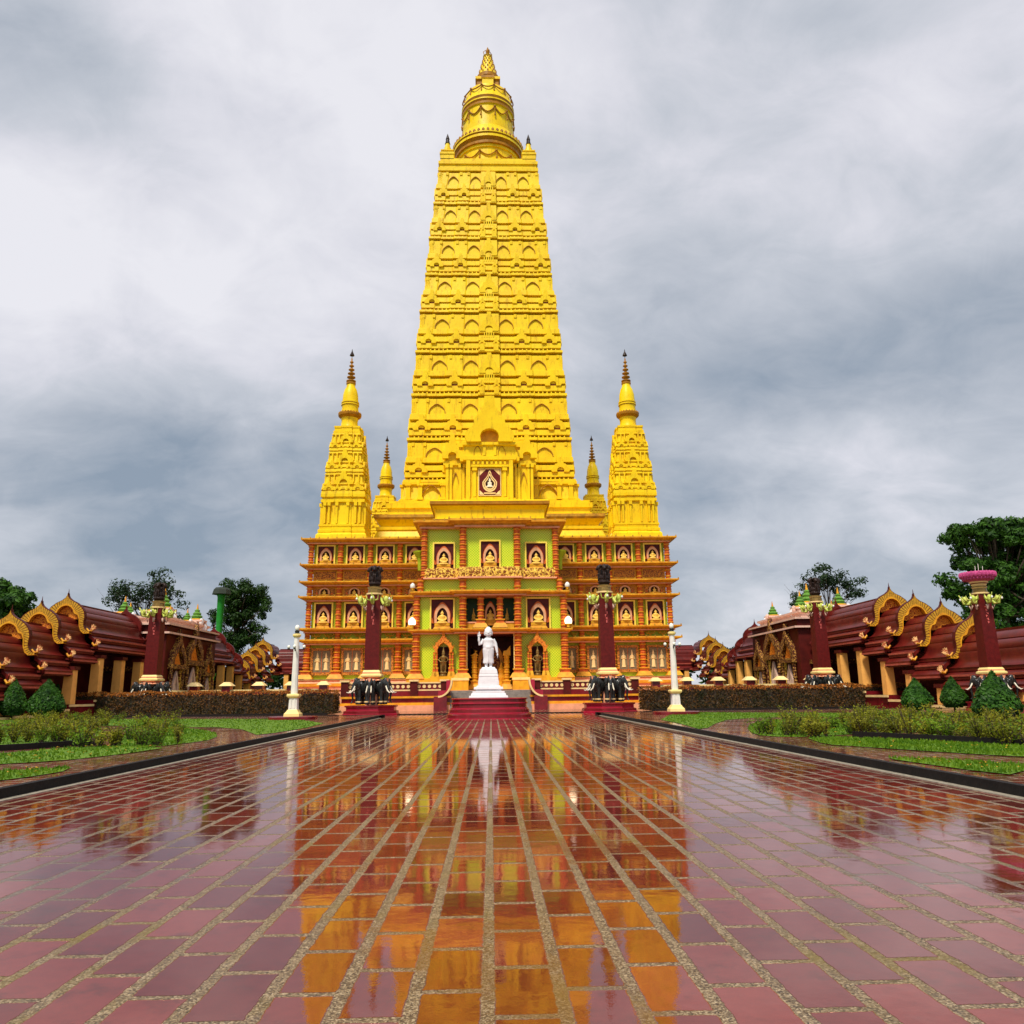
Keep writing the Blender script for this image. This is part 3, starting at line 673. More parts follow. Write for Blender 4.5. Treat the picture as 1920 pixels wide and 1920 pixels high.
# side lime brackets and small white lamps on the ledges
for s, sn in ((-1, 'left'), (1, 'right')):
    mb = MB(); zq = zc_[1065]; x = s*6.35
    mb.lathe(x, CY0+1.2, [(.22, zq), (.24, zq+.8), (.30, zq+1.1), (.62, zq+1.6), (.66, zq+1.75), (.1, zq+1.8)], 8, 0); T(mb, 'lime_bracket', 'lime')
    for zz, lev in ((zc_[1179], 'lower'), (zc_[1108], 'upper')):
        l = MB(); l.lathe(0, 0, [(.14, 0), (.16, .08), (.10, .14), (.28, .34), (.33, .58), (.27, .80), (.12, .95), (.02, 1.0)], 12, [1, 1, 1, 0, 0, 0, 0])
        o = l.build('ledge_lamp', ['lamp_lit' if lev == 'lower' else 'globe', 'gold_deep'], None, True, (s*6.85, CY0-.35, zz+.02))
        if lev == 'upper': o.scale = (.7, .7, .7)
        tag(o, '%s white bud lamp on the %s cornice at the %s corner of the central block' % ('glowing' if lev == 'lower' else 'small', lev, sn), 'lamp')
# ---- terrace, balustrade and stair
mb = MB()
for s in (-1, 1):
    a, b = sorted((s*3.1, s*11.4))
    mb.box(a-.6 if s < 0 else a, b if s < 0 else b+.6, 61.6, 66, -.1, .42, 0)
    mb.box(a-.3 if s < 0 else a, b if s < 0 else b+.3, 62.0, 66, .42, .62, 1)
    mb.box(a, b, 62.3, 66, .62, .95, 2); mb.box(a-.05, b+.05, 62.15, 66, .95, 1.1, 1); mb.box(a, b, 62.4, 66, 1.1, 1.5, 2)
mb.box(-17, 17, 65.9, 76, .2, 1.52, 0)
T(mb, 'terrace', ['salmon', 'orange', 'maroon_gloss'])
mb = MB()
for k in range(9): mb.box(-3.1, 3.1, 61.2+k*.33, 66.1, 0 if k == 0 else .165*k+.002, .165*(k+1), 0)
T(mb, 'stair', 'slab_grey')
mb = MB()
for s in (-1, 1):
    a, b = sorted((s*3.3, s*11.4)); z0, z1 = 1.5, 2.15
    mb.box(a, b, 62.55, 62.75, z0, z1-.1, 0); mb.box(a-.05, b+.05, 62.45, 62.85, z1-.1, z1, 1); mb.box(a, b, 62.5, 62.8, z0, z0+.1, 1)
    n = 20
    for k in range(n):
        x = a+(k+.5)*(b-a)/n; mb.lathe(0, 0, [(.13, -.06), (.13, .0), (.05, .01)], 10, 1)
        j = len(mb.v)-30
        for q in range(j, len(mb.v)):
            vx, vy, vz = mb.v[q]; mb.v[q] = (x+vx, 62.56+vz-.01, (z0+z1)/2+vy)
bal = T(mb, 'balustrade', ['maroon_gloss', 'cream'])
for s in (-1, 1):
    for x in (3.55, 5.9, 8.4, 11.2):
        mb = MB(); mb.box(s*x-.28, s*x+.28, 62.3, 62.95, 1.1, 2.2, 0); mb.box(s*x-.36, s*x+.36, 62.2, 63.05, 2.2, 2.34, 1); T(mb, 'balustrade_post', ['dark_red', 'cream'])
    # scrolled newel of the stair: concave inner edge sweeping down and outwards
    cv = []
    for k in range(11):
        t = k/10*math.pi/2; cv.append((s*(3.02+.95*(1-math.cos(t))), 2.25-1.15*math.sin(t)))
    mb = MB(); mb.prism((cv+[(s*3.97, 1.5), (s*3.35, 1.5), (s*3.35, 2.25)])[::s], 61.3, 62.2, 0)
    mb.box(min(s*3.3, s*4.3), max(s*3.3, s*4.3), 61.25, 62.2, -.05, 1.05, 1)
    ci = [(x-s*.13*math.cos(k/10*math.pi/2), z-.13*math.sin(k/10*math.pi/2)) for k, (x, z) in enumerate(cv)]
    mb.band(cv, ci, 61.24, 62.2, 2)
    T(mb, 'stair_newel', ['crimson', 'maroon_gloss', 'cream'])
# ---- yellow roof terraces under the tower
GM = ['gold', 'gold_dark', 'weathered', 'gold_carved']
ZT = corn[5][1]
zA = zv(965, 80.2, 760); zB = zv(940, 82.6)
mb = MB()
hx = 11.7; hy = 12.6
mb.rects(0, WC, hx, hy, [(0.3, ZT-.1), (.25, ZT+1.2), (-.05, ZT+1.9), (.1, ZT+1.95), (.1, ZT+2.25), (-.25, ZT+2.3), (-.3, zA-1.1), (.2, zA-.5), (.35, zA-.3), (.35, zA), (-.6, zA+.01)], [0, 0, 0, 0, 0, 0, 0, 2, 2, 0, 0])
T(mb, 'tower_plinth', GM)
mb = MB(); mb.rects(0, WC, 10.7, 10.7, [(.2, zA-.02), (.2, zA+.6), (.05, zA+.62), (.05, zA+1.1), (.3, zA+1.15), (.3, zB-.3), (.05, zB-.28), (.05, zB)])
T(mb, 'tower_plinth', GM)
# front plinth
zF = zc_[979]; zG = zv(942, 73.6)
mb = MB(); mb.rects(0, 78, 5.15, 5.2, [(0, zF-.3), (0, zF+.55), (.25, zF+.7), (.25, zF+.9), (0, zF+1.0), (0, zG-.9), (.3, zG-.55), (.5, zG-.45), (.5, zG-.15), (.3, zG)], [0, 0, 1, 0, 0, 0, 1, 1, 0])
T(mb, 'front_plinth', GM)

# ---- the tower
def solve(u_half, v):
    th = math.atan(340.7/F); el = th+math.atan((960-v)/F); t = math.tan(el)
    Yf = 86.0
    for _ in range(30):
        dep = Yf*math.cos(th)+Yf*t*math.sin(th); w_ = u_half/F*dep; Yf = WC-w_
    return w_, 1.2+t*Yf
lv = [(168, 940), (160, 903), (152.5, 825), (144, 742), (136, 661), (128, 585), (117, 516), (110, 448), (101, 383), (93, 320)]
wl = [solve(a, b) for a, b in lv]
def outline(w_, e, ec):
    h = w_; f = [(-(h+e), -(h+e)), (-.82*h, -(h+e)), (-.80*h, -h), (-.60*h, -h), (-.58*h, -(h+e)), (-.37*h, -(h+e)), (-.35*h, -h), (-.15*h, -h), (-.145*h, -(h+ec)),
         (.145*h, -(h+ec)), (.15*h, -h), (.35*h, -h), (.37*h, -(h+e)), (.58*h, -(h+e)), (.60*h, -h), (.80*h, -h), (.82*h, -(h+e))]
    out = []
    for k in range(4):
        c, s = [(1, 0), (0, 1), (-1, 0), (0, -1)][k]
        out += [(x*c-y*s, x*s+y*c) for x, y in f]
    return out
def ring(w_, off, z, e, ec):
    # off pushes the whole outline out
    return [(x, y+WC, z) for x, y in outline(w_+off, e, ec)]
def dormer_poly(wd, ht):
    """stepped gable with a horseshoe hole, (x,z) from the foot"""
    a = wd/2
    half = [(a*.92, 0), (a*1.0, ht*.10), (a*.98, ht*.20), (a*.80, ht*.30), (a*.66, ht*.34), (a*.62, ht*.50), (a*.52, ht*.56), (a*.34, ht*.58), (a*.32, ht*.72), (a*.24, ht*.74), (a*.20, ht*1.0)]
    outer = half+[(-x, z) for x, z in half[::-1]]
    r = a*.38; inner = [(-r*.9, 0)]+[(r*math.cos(t), ht*.12+r*.85*math.sin(t)) for t in [math.pi*(1-k/8) for k in range(9)]]+[(r*.9, 0)]
    return inner+outer
def rot4(mb, base, sides=(0, 1, 2, 3)):
    for k in sides:
        c, s = [(1, 0), (0, 1), (-1, 0), (0, -1)][k]
        mb.merge(base, lambda x, y, z: (x*c-y*s, x*s+y*c+WC, z))
def dormer(b, x, y, z, wd, ht, dep=.5, mi=0):
    b.prism([(x+p, z+q) for p, q in dormer_poly(wd, ht)], y-dep, y+.1, mi)
def arch_relief(b, x, y, z, wd, ht, mi=0):
    oa = arch_pts(x, z, wd/2, ht, 14, .12, ht*.08); k = .91
    ia = [(x+(p-x)*k, z+(q-z)*(k+.03)) for p, q in oa]; ia[0] = (ia[0][0], z); ia[-1] = (ia[-1][0], z)
    b.band(oa[::-1], ia[::-1], y-.16, y+.12, 1)
for i in range(1, len(wl)-1):
    w0, z0 = wl[i]; w1, z1 = wl[i+1]; H = z1-z0; wm = (w0+w1)/2
    top = (i == len(wl)-2)
    def W(t): return w0*(1-t)+w1*t-.22
    e, ec = .09, .34
    prof = [(0, .26), (.055, .26), (.057, -.6), (.115, -.6), (.117, .15), (.23, .15), (.232, -.35), (.275, -.35), (.277, .18), (.395, .18), (.397, -.9), (.465, -.9), (.467, .18), (.585, .18), (.587, .08), (.94, .10), (.942, -.8), (1.0, -.8)]
    mb = MB(); mb.loft([ring(W(t), o_, z0+t*H, e, ec) for t, o_ in prof], 0)
    base = MB()
    for q in (-.90, -.47, .47, .90):             # short pilasters and dentils on every face
        for dx in (-.075, .075):
            xx = (q+dx)*w0*.93; yy = -(W(.8)+.14); base.box(xx-.09, xx+.09, yy-.02, yy+.1, z0+.60*H, z0+.86*H); base.box(xx-.15, xx+.15, yy-.12, yy+.1, z0+.86*H, z0+.94*H)
        base.box(q*w0*.93-.30, q*w0*.93+.30, -(W(.9)+.10), -W(.9)+.2, z0+.88*H, z0+.91*H)
    for t_, hw in ((.62, .50), (.88, .62)):          # ribbed corner posts of the niche band
        base.box(-(W(.75)+.16), -(W(.75)+.16)+hw, -(W(.75)+.17), -(W(.75)+.17)+hw, z0+t_*H, z0+(t_+(.26 if t_ < .8 else .045))*H)
    for k in range(3): base.box(-(W(.75)+.10)+k*.17, -(W(.75)+.02)+k*.17, -(W(.75)+.24), -(W(.75)+.16), z0+.63*H, z0+.87*H)
    base.box(W(.75)-.30, W(.75)+.10, -(W(.75)+.18), -(W(.75)), z0+.62*H, z0+.88*H)
    n = int(2*w0/.5)
    for k in range(n):
        xx = -w0*.95+(k+.5)*1.9*w0/n; base.box(xx-.07, xx+.07, -(W(.1)+.16), -(W(.1)-.5), z0+.064*H, z0+.104*H)
    for k in range(5): base.box(-.07-.52+k*.26, .07-.52+k*.26, -(W(.45)+.58), -(W(.45)+.1), z0+.34*H, z0+.46*H)
    for q in (-1, 1): base.box(q*w0*.095-.28, q*w0*.095+.28, -(W(.2)+.72), -(W(.2)+.2), z0+.02*H, z0+.17*H)
    rot4(mb, base)
    o_ = T(mb, 'tower_storey', GM)
    back = MB()
    # dormers with horseshoe holes, their shade painted on brown boxes, arch reliefs: front face as sub-parts, other faces in one relief mesh
    def items(b_, what):
        if what == 'dormer':
            return [(q*w0*.96, z0+.225*H, w0*.22, H*.34) for q in (-.87, -.47, .47, .87)]
        if what == 'arch': return [(q*w0*.95, z0+.60*H, w0*.21, H*.20) for q in (-.685, -.25, .25, .685)]
    for (x, z, wd, ht) in items(None, 'dormer'):
        b = MB(); dormer(b, x, -(W(.3)+.22), z, wd, ht, .20)
        f = MB(); f.merge(b, lambda x_, y_, z_: (x_, y_+WC, z_)); s_ = f.build('dormer', GM, o_)
        bb = MB(); bb.box(x-wd*.19, x+wd*.19, -(W(.3)+.215), -(W(.3)+.16), z, z+wd*.30, 0)
        hole = MB(); hole.merge(bb, lambda x_, y_, z_: (x_, y_+WC, z_))
        hole.build('dormer_hole_shade', ['hole_shade_brown'], o_)  # solid brown box painted as the shade within the horseshoe
        rot4(back, b, (1, 2, 3))
    for (x, z, wd, ht) in items(None, 'arch'):
        b = MB(); arch_relief(b, x, -(W(.8)+.10), z, wd, ht)
        f = MB(); f.merge(b, lambda x_, y_, z_: (x_, y_+WC, z_)); f.build('arch_relief', GM, o_)
        rot4(back, b, (1, 2, 3))
    b = MB(); dormer(b, 0, -(W(.6)+.40), z0+.50*H, w0*.28, H*.46, .24)
    for q in (-1, 1): dormer(b, q*w0*.095, -(W(.3)+.46), z0+.19*H, w0*.085, H*.17, .16)
    f = MB(); f.merge(b, lambda x_, y_, z_: (x_, y_+WC, z_)); f.build('centre_dormer', GM, o_)
    rot4(back, b, (1, 2, 3))
    back.build('side_relief', GM, o_)
# ground storey of the tower: tall pilasters and round arches
w0, z0 = wl[0]; w1, z1 = wl[1]
mb = MB(); mb.loft([ring(w0-.35 if t < .5 else w1-.25, o_, z0+t*(z1-z0), .2, .4) for t, o_ in [(-.02, .30), (.08, .30), (.09, .12), (.14, .12), (.15, 0), (.80, 0), (.86, .1), (.87, .25), (1.0, .25)]], 0)
base = MB(); Hh = z1-z0
for q in (-.96, -.82, -.55, -.41, .41, .55, .82, .96):
    xx = q*w0*.95; yy = -(w0-.25); base.box(xx-.22, xx+.22, yy-.25, yy+.1, z0+.1*Hh, z0+.78*Hh); base.box(xx-.34, xx+.34, yy-.38, yy+.1, z0+.78*Hh, z0+.90*Hh); base.box(xx-.32, xx+.32, yy-.36, yy+.1, z0+.1*Hh, z0+.2*Hh)
for q in (-.69, .69):
    arch_relief(base, q*w0*.95, -(w0-.35), z0+.1*Hh, 2.2, Hh*.68)
rot4(mb, base); T(mb, 'tower_storey', GM)
# porch: stepped bays with the picture niche
PY = 79.6
def pz(v): return zv(v, PY)
def pxx(u, v, Y): return abs(at(u, v, Y)[0])
bA = 4.6
mb = MB(); zA0 = zG-.05; zp = pz(866); zt = pz(846)
mb.rects(0, PY+3.3, bA, 3.3, [(.25, zA0), (.25, zA0+.5), (0, zA0+.55), (0, zA0+1.1), (.15, zA0+1.15), (.15, zA0+1.3), (0, zA0+1.35), (0, zp-.5), (.25, zp-.4), (.25, zp), (.05, zp+.02), (.05, zt-.35), (.3, zt-.3), (.3, zt), (-.3, zt+.05), (-.3, zt+.5), (-.1, zt+.5), (-.1, zt+.9), (-.9, zt+.95), (-.9, zt+1.5)], 0)
T(mb, 'porch_body', GM)
for s in (-1, 1):
    mb = MB()
    for x in (2.75, 3.05, 4.05, 4.4):
        mb.box(s*x-.13, s*x+.13, PY-.28, PY+.05, zA0+1.3, zp-.35); mb.box(s*x-.22, s*x+.22, PY-.4, PY+.05, zp-.7, zp-.35)
    arch_relief(mb, s*3.55, PY+.02, zA0+1.3, 1.0, 3.1); T(mb, 'porch_pilaster', GM)
    mb = MB(); dormer(mb, s*3.9, PY-.05, zt-.9, 2.2, 2.6, .5); T(mb, 'porch_dormer', GM)
    mb = MB(); dormer(mb, s*2.55, PY-.5, zp-.2, 1.1, 1.7, .5); T(mb, 'porch_dormer', GM)
PB = 78.6; bB = 2.45
zpic0, zpic1 = zv(930, PB), zv(879, PB)
mb = MB(); zq = zv(858, PB)
mb.rects(0, PB+3, bB, 3.0, [(.2, zA0), (.2, zpic0-.25), (0, zpic0-.2), (0, zq-.4), (.3, zq-.3), (.3, zq+.1), (.05, zq+.15), (.05, zq+1.2), (.35, zq+1.3), (.35, zq+1.6), (0, zq+1.62)], 0)
T(mb, 'porch_body', GM)
mb = MB()
for s in (-1, 1): mb.box(s*2.2-.2, s*2.2+.2, PB-.28, PB+.05, zA0+.6, zq-.35); mb.box(s*1.55-.14, s*1.55+.14, PB-.22, PB+.05, zpic0-.1, zpic1+.1); mb.box(s*1.55-.24, s*1.55+.24, PB-.35, PB+.05, zpic1-.25, zpic1+.1)
mb.box(-1.95, 1.95, PB-.4, PB+.05, zpic1+.12, zpic1+.34); mb.box(-1.9, 1.9, PB-.32, PB+.05, zpic0-.45, zpic0-.2)
for k in range(8): mb.box(-1.75+k*.46, -1.52+k*.46, PB-.2, PB+.05, zq-.75, zq-.45)
for s in (-1, 1): arch_relief(mb, s*1.25, PB+.02, zq+.25, .8, .9); mb.box(s*.55-.14, s*.55+.14, PB-.2, PB+.05, zq+.2, zq+1.2)
T(mb, 'porch_frame', GM)
mb = MB(); dormer(mb, 0, PB-.1, zq+1.55, 5.1, 5.0, .6); T(mb, 'porch_gable', GM)
mb = MB(); mb.box(-.95, .95, PB+.3, PB+.42, zq+1.5, zq+3.2); T(mb, 'gable_recess', 'gold_deep')
# the picture: red panel, gold drop frame, seated figure
ph = (zpic1-zpic0)/2; pc = (zpic0+zpic1)/2; pw = 1.16; yp = PB-.03
mb = MB(); mb.box(-pw, pw, yp-.06, PB+.02, zpic0, zpic1, 0)
for a_, b_, c_, d_ in ((-pw, -pw+.07, zpic0, zpic1), (pw-.07, pw, zpic0, zpic1), (-pw+.07, pw-.07, zpic0, zpic0+.07), (-pw+.07, pw-.07, zpic1-.07, zpic1)): mb.box(a_, b_, yp-.10, yp-.055, c_, d_, 1)
def drop(sc, dz=0):
    pts = []
    for k in range(33):
        t = -math.pi/2+2*math.pi*k/32; r = 1.0
        x = math.cos(t)*.72*(1 if math.sin(t) < .2 else (1-.55*(math.sin(t)-.2))); z = math.sin(t)*.85-.15
        if math.sin(t) > .75: z += (math.sin(t)-.75)*2.0; x *= .75
        pts.append((x*sc, pc+(z+dz)*sc))
    return pts
mb.band(drop(1.05), drop(.88), yp-.11, yp-.055, 1); mb.band(drop(.80, -.05), drop(.62, -.1), yp-.10, yp-.055, 1)
mb.prism(drop(.60, -.1)[:-1], yp-.08, yp-.056, 2)
for s in (-1, 1):
    mb.prism([(s*(pw-.12), zpic1-.12), (s*(pw-.75), zpic1-.12), (s*(pw-.12), zpic1-.75)][::-s], yp-.09, yp-.056, 1)
    mb.prism([(s*(pw-.12), zpic0+.12), (s*(pw-.12), zpic0+.6), (s*(pw-.6), zpic0+.12)][::-s], yp-.09, yp-.056, 1)
mb.box(-.6, .6, yp-.12, yp-.055, zpic0+.2, zpic0+.34, 1)
mb.lathe(0, yp-.10, [(.34, pc-.55), (.36, pc-.45), (.2, pc-.35), (.22, pc-.05), (.07, pc+.02), (.12, pc+.12), (.08, pc+.25), (.01, pc+.45)], 10, 3, 1, .25)
T(mb, 'red_picture_panel', ['roof_edge', 'cream', 'dark_hole', 'ivory'])
bpy.data.objects['red_picture_panel'].data.materials[0] = M['crimson'] if False else M['dark_red'].copy() if False else M['roof_red']
# top slab, corner pinnacles
wt, zt_ = wl[-1]
mb = MB(); mb.rects(0, WC, wt-.3, wt-.3, [(.35, zt_-.02), (.35, zt_+.45), (.15, zt_+.47), (.15, zt_+.95), (.32, zt_+1.0), (.32, zt_+1.4), (.1, zt_+1.42), (.1, zt_+1.9), (-1.0, zt_+1.92)], 0); T(mb, 'top_slab', GM)
for k in range(12): pass
zt2 = zt_+1.9
for sx in (-1, 1):
    for sy in (-1, 1):
        mb = MB(); x = sx*(wt-1.05); y = WC+sy*(wt-1.05)
        mb.rects(x, y, .85, .85, [(0, zt2-.1), (0, zt2+.6), (.08, zt2+.62), (.08, zt2+.9), (-.15, zt2+.92), (-.15, zt2+1.2), (-.05, zt2+1.22), (-.05, zt2+1.35), (-.3, zt2+1.4)], 0)
        mb.lathe(x, y, [(.62, zt2+1.35), (.58, zt2+1.7), (.46, zt2+1.75), (.42, zt2+2.1), (.34, zt2+2.15), (.28, zt2+2.7)], 12, 0)
        mb.lathe(x, y, [(.36, zt2+2.7), (.30, zt2+2.8), (.22, zt2+3.3), (.26, zt2+3.4), (.2, zt2+3.6), (.02, zt2+4.2)], 10, 1)
        T(mb, 'corner_pinnacle', ['gold', 'capital_dark'])
# spire
def rz_(u_half, v):
    th = math.atan(340.7/F); el = th+math.atan((960-v)/F); t = math.tan(el); return u_half/F*(WC*math.cos(th)+WC*t*math.sin(th)), 1.2+t*WC
rr, zr = rz_(65, 290); rb, zb_ = rz_(49, 266); rm, zm = rz_(48, 221); rm2, zm2 = rz_(47, 206); rs, zs = rz_(37, 182); rh, zh = rz_(26, 176); rh1, zh1 = rz_(26, 160); rc, zcn = rz_(20, 150); rc1, zc1 = rz_(7, 108); rf, zf = rz_(1, 93)
mb = MB(); mb.lathe(0, WC, [(rr*.86, zt2-.2), (rr*.86, zr-1.9), (rr*.90, zr-1.85), (rr*.90, zr-1.5), (rr*.95, zr-1.45), (rr*.95, zr-1.1), (rr*.92, zr-1.05), (rr*.97, zr-.7), (rr*1.0, zr-.65), (rr*1.0, zr-.3), (rr*.99, zr-.28), (rr*1.02, zr-.1), (rr*1.02, zr+.1), (rr*.9, zr+.2), (rb*1.0, zb_)],
    48, [0, 0, 0, 1, 1, 0, 1, 1, 0, 0, 1, 0, 0, 0, 0, 0])
for k in range(48):
    a = 2*math.pi*k/48; mb.ell((rr*.99*math.cos(a), WC+rr*.99*math.sin(a), zr+.22), (.21, .21, .34), 6, 5, 1)
T(mb, 'spire_ring', ['gold', 'gold_dark'], smooth=False)
mb = MB(); mb.lathe(0, WC, [(rb, zb_-.6), (rb*1.0, zb_), (rb*.965, zb_+1.2), (rm*.97, zm-.6), (rm*1.02, zm-.5), (rm*1.02, zm-.2), (rm*.98, zm-.15), (rm*1.03, zm+.15), (rm*1.03, zm+.35), (rm*.99, zm+.4), (rm*1.02, zm+.8), (rm2*.99, zm2), (rm2*.97, zm2+.1), (rs*1.08, zs-.3), (rs*.7, zs+.3), (rs*.6, zs+.35)],
    48, [0, 0, 0, 0, 1, 0, 1, 0, 1, 1, 0, 0, 0, 0, 0])
bell = T(mb, 'bell', ['gold', 'gold_dark']); smooth_angle(bell, 30)
mb = MB()
for lev, r_, z_, hh in ((0, rm*1.0, zm-1.0, 1.2), (1, (rm2+rs)/2*1.02, (zm2+zs)/2+.35, .8), (2, rr*.88, zr-2.4, 1.0)):
    for k in range(12):
        a0 = 2*math.pi*k/12+math.pi/12+math.pi/24*0; pts = []
        for j in range(7):
            t = j/6; a = a0+t*2*math.pi/12; rad = r_*(1.01 if lev != 1 else 1.0+.10*math.sin(math.pi*t)); pts.append((rad*math.cos(a), WC+rad*math.sin(a), z_-hh*math.sin(math.pi*t)*.75))
        mb.tube(pts, .09, 5, 1); x, y = r_*1.02*math.cos(a0), WC+r_*1.02*math.sin(a0)
        mb.ell((x, y, z_), (.17, .17, .17), 6, 5, 1); mb.tube([(x, y, z_), (x*1.02, WC+(y-WC)*1.02, z_-hh*1.1)], .06, 5, 1); mb.ell((x*1.02, WC+(y-WC)*1.02, z_-hh*1.1), (.12, .12, .2), 6, 5, 1)
T(mb, 'garland', ['gold', 'gold_dark'])
mb = MB(); mb.rects(0, WC, rh*.8, rh*.8, [(-.1, zs), (.1, zh-.1), (.1, zh+.1), (-.05, zh+.15), (-.05, zh1-.5), (.15, zh1-.4), (.15, zh1)], [1, 1, 1, 1, 1, 0, 0])
mb.rects(0, WC, rh*.4, rh*.92, [(0, zh), (0, zh1-.4), (.12, zh1-.35), (.12, zh1+.04)], [0, 0, 1]); T(mb, 'harmika', ['gold', 'gold_dark'])
mb = MB(); mb.lathe(0, WC, [(rc*.85, zh1-.05), (rc*.88, zcn-.5), (rc*1.05, zcn-.35), (rc*1.05, zcn+.15), (rc*.93, zcn+.2), (rc*.78, zcn+1.0), (rc1, zc1), (rc1*1.25, zc1+.1), (rc1*.6, zc1+.3), (.12, zc1+.8), (.05, zf)], 24, [0, 1, 1, 0, 0, 0, 0, 0, 1, 1])
n = 7
for k in range(n):
    t = (k+.6)/n; z = zcn+.3+(zc1-zcn-.3)*t; r = rc*.93+(rc1-rc*.93)*t
    for j in range(12): a = 2*math.pi*j/12+k*.26; mb.ell((r*math.cos(a), WC+r*math.sin(a), z), (.12, .12, .18), 5, 4, 1)
T(mb, 'spire_cone', ['gold', 'gold_dark'])
mb = MB()
for k in range(4):
    a = k*math.pi/2+.4; x, y = .5*math.cos(a), .5*math.sin(a)
    mb.tube([(x, WC+y, zc1+.2), (x*1.3, WC+y*1.3, zc1+.7), (x*.6, WC+y*.6, zc1+1.1)], .05, 5)
mb.lathe(0, WC, [(.22, zc1+.7), (.28, zc1+1.0), (.03, zf+.4)], 8); T(mb, 'finial', 'gold_dark')

# ---- corner towers
def corner_tower():
    m = MB(); H0 = 0.0
    # body local: front at y=-h
    LV = [(2.62, 0), (2.45, 2.6), (2.35, 4.9), (2.05, 7.2), (1.80, 9.4), (1.52, 11.4), (1.4, 12.1)]
    def rg(w_, z, e=.09):
        f = [(-(w_+e), -(w_+e)), (-.45*w_, -(w_+e)), (-.44*w_, -(w_+2.4*e)), (.44*w_, -(w_+2.4*e)), (.45*w_, -(w_+e))]; out = []
        for k in range(4):
            c, s = [(1, 0), (0, 1), (-1, 0), (0, -1)][k]; out += [(x*c-y*s, x*s+y*c, z) for x, y in f]
        return out
    pr = [(2.85, 0), (2.78, .7), (2.55, .95), (2.62, 1.0), (2.62, 1.25), (2.48, 1.3), (2.5, 1.55), (2.56, 1.6), (2.56, 1.8), (2.3, 1.85), (2.22, 4.0), (2.45, 4.1), (2.45, 4.4), (2.25, 4.45), (2.25, 4.6), (2.48, 4.65), (2.48, 4.95), (2.1, 5.0)]
    m.loft([rg(a-.15, b) for a, b in pr], 0)
    def r4(base):
        for k in range(4):
            c, s = [(1, 0), (0, 1), (-1, 0), (0, -1)][k]; m.merge(base, lambda x, y, z: (x*c-y*s, x*s+y*c, z))
    b = MB()
    for x in (-1.9, -1.45, -.6, .6, 1.45, 1.9):
        b.box(x-.1, x+.1, -2.5, -2.0, 1.9, 4.05); b.box(x-.17, x+.17, -2.6, -2.0, 3.7, 4.05)
    r4(b)
    zz = [4.95, 7.35, 9.7, 11.75]; ww = [2.2, 1.92, 1.64, 1.40]
    for i in range(3):
        a, c = zz[i], zz[i+1]; h = c-a; w0_, w1_ = ww[i], ww[i+1]
        m.loft([rg(w0_+(w1_-w0_)*t+o, a+t*h) for t, o in [(0, .12), (.12, .12), (.13, 0), (.2, 0), (.21, .12), (.3, .12), (.31, -.08), (.42, -.08), (.43, .05), (.5, .05), (.51, -.1), (.86, -.1), (.87, .08), (.93, .08), (.94, .0), (1.0, .0)]], 0)
        b = MB(); y = -(w0_*.5+w1_*.5)
        dormer(b, 0, y-.15, a+.42*h, w0_*1.0, h*.60, .25)
        for q in (-.72, .72): dormer(b, q*w0_, y-.12, a+.16*h, w0_*.62, h*.36, .25)
        for q in (-.28, .28): dormer(b, q*w0_, y-.22, a+.14*h, w0_*.34, h*.28, .25)
        for q in (-.85, -.55, .55, .85): b.box(q*w1_-.07, q*w1_+.07, y-.16, y+.1, a+.55*h, a+.86*h)
        r4(b)
    m.loft([rg(a, b_) for a, b_ in [(1.42, 11.7), (1.42, 11.95), (1.3, 12.0), (1.3, 12.25), (1.36, 12.3), (1.36, 12.5), (.9, 12.52)]], 0)
    body = m.build('corner_tower', ['gold', 'gold_dark'], TEMPLE)
    s = MB(); s.lathe(0, 0, [(1.12, 12.5), (.98, 12.8), (.92, 13.4), (1.0, 13.7), (1.30, 13.95), (1.34, 14.15), (1.2, 14.3), (1.0, 14.4), (.93, 15.0), (.96, 15.1), (1.03, 15.15), (1.03, 15.3), (.97, 15.33), (1.02, 15.4), (1.02, 15.55), (.92, 15.6), (.86, 16.4), (.70, 17.0), (.52, 17.3), (.48, 17.6), (.55, 17.62), (.55, 17.8)],
        24, [0, 0, 0, 1, 1, 1, 0, 0, 0, 1, 0, 1, 1, 0, 0, 0, 0, 0, 0, 1, 1])
    for k in range(24):
        a = 2*math.pi*k/24; s.ell((1.24*math.cos(a), 1.24*math.sin(a), 14.2), (.1, .1, .16), 5, 4, 1)
    bell_ = s.build('bell', ['gold', 'gold_dark'], body); smooth_angle(bell_, 30)
    t = MB(); pr = [(.42, 17.8)]
    for k in range(6):
        z = 17.85+k*.44; r = .56-k*.07; pr += [(r*.42, z), (r, z+.10), (r, z+.18), (r*.40, z+.28)]
    pr += [(.08, 20.55), (.04, 20.7)]
    t.lathe(0, 0, pr, 14); t.build('ringed_spire', 'gold_dark', body, True)
    f = MB(); f.tube([(0, 0, 20.6), (0, 0, 21.0)], .03, 5); f.lathe(0, 0, [(.04, 20.9), (.28, 20.95), (.24, 21.1), (.08, 21.4), (.01, 21.75)], 8); f.build('finial', 'capital_dark', body)
    return body
ct = corner_tower()
cz0 = ZT-.08
spots = [(-14.55, 78.4), (14.55, 78.4), (-14.55, 107.4), (14.55, 107.4)]
for i, (x, y) in enumerate(spots):
    o = ct if i == 0 else copy_tree(ct, TEMPLE)
    o.location = (x, y-75, cz0); o.scale = (.90, .90, .98)
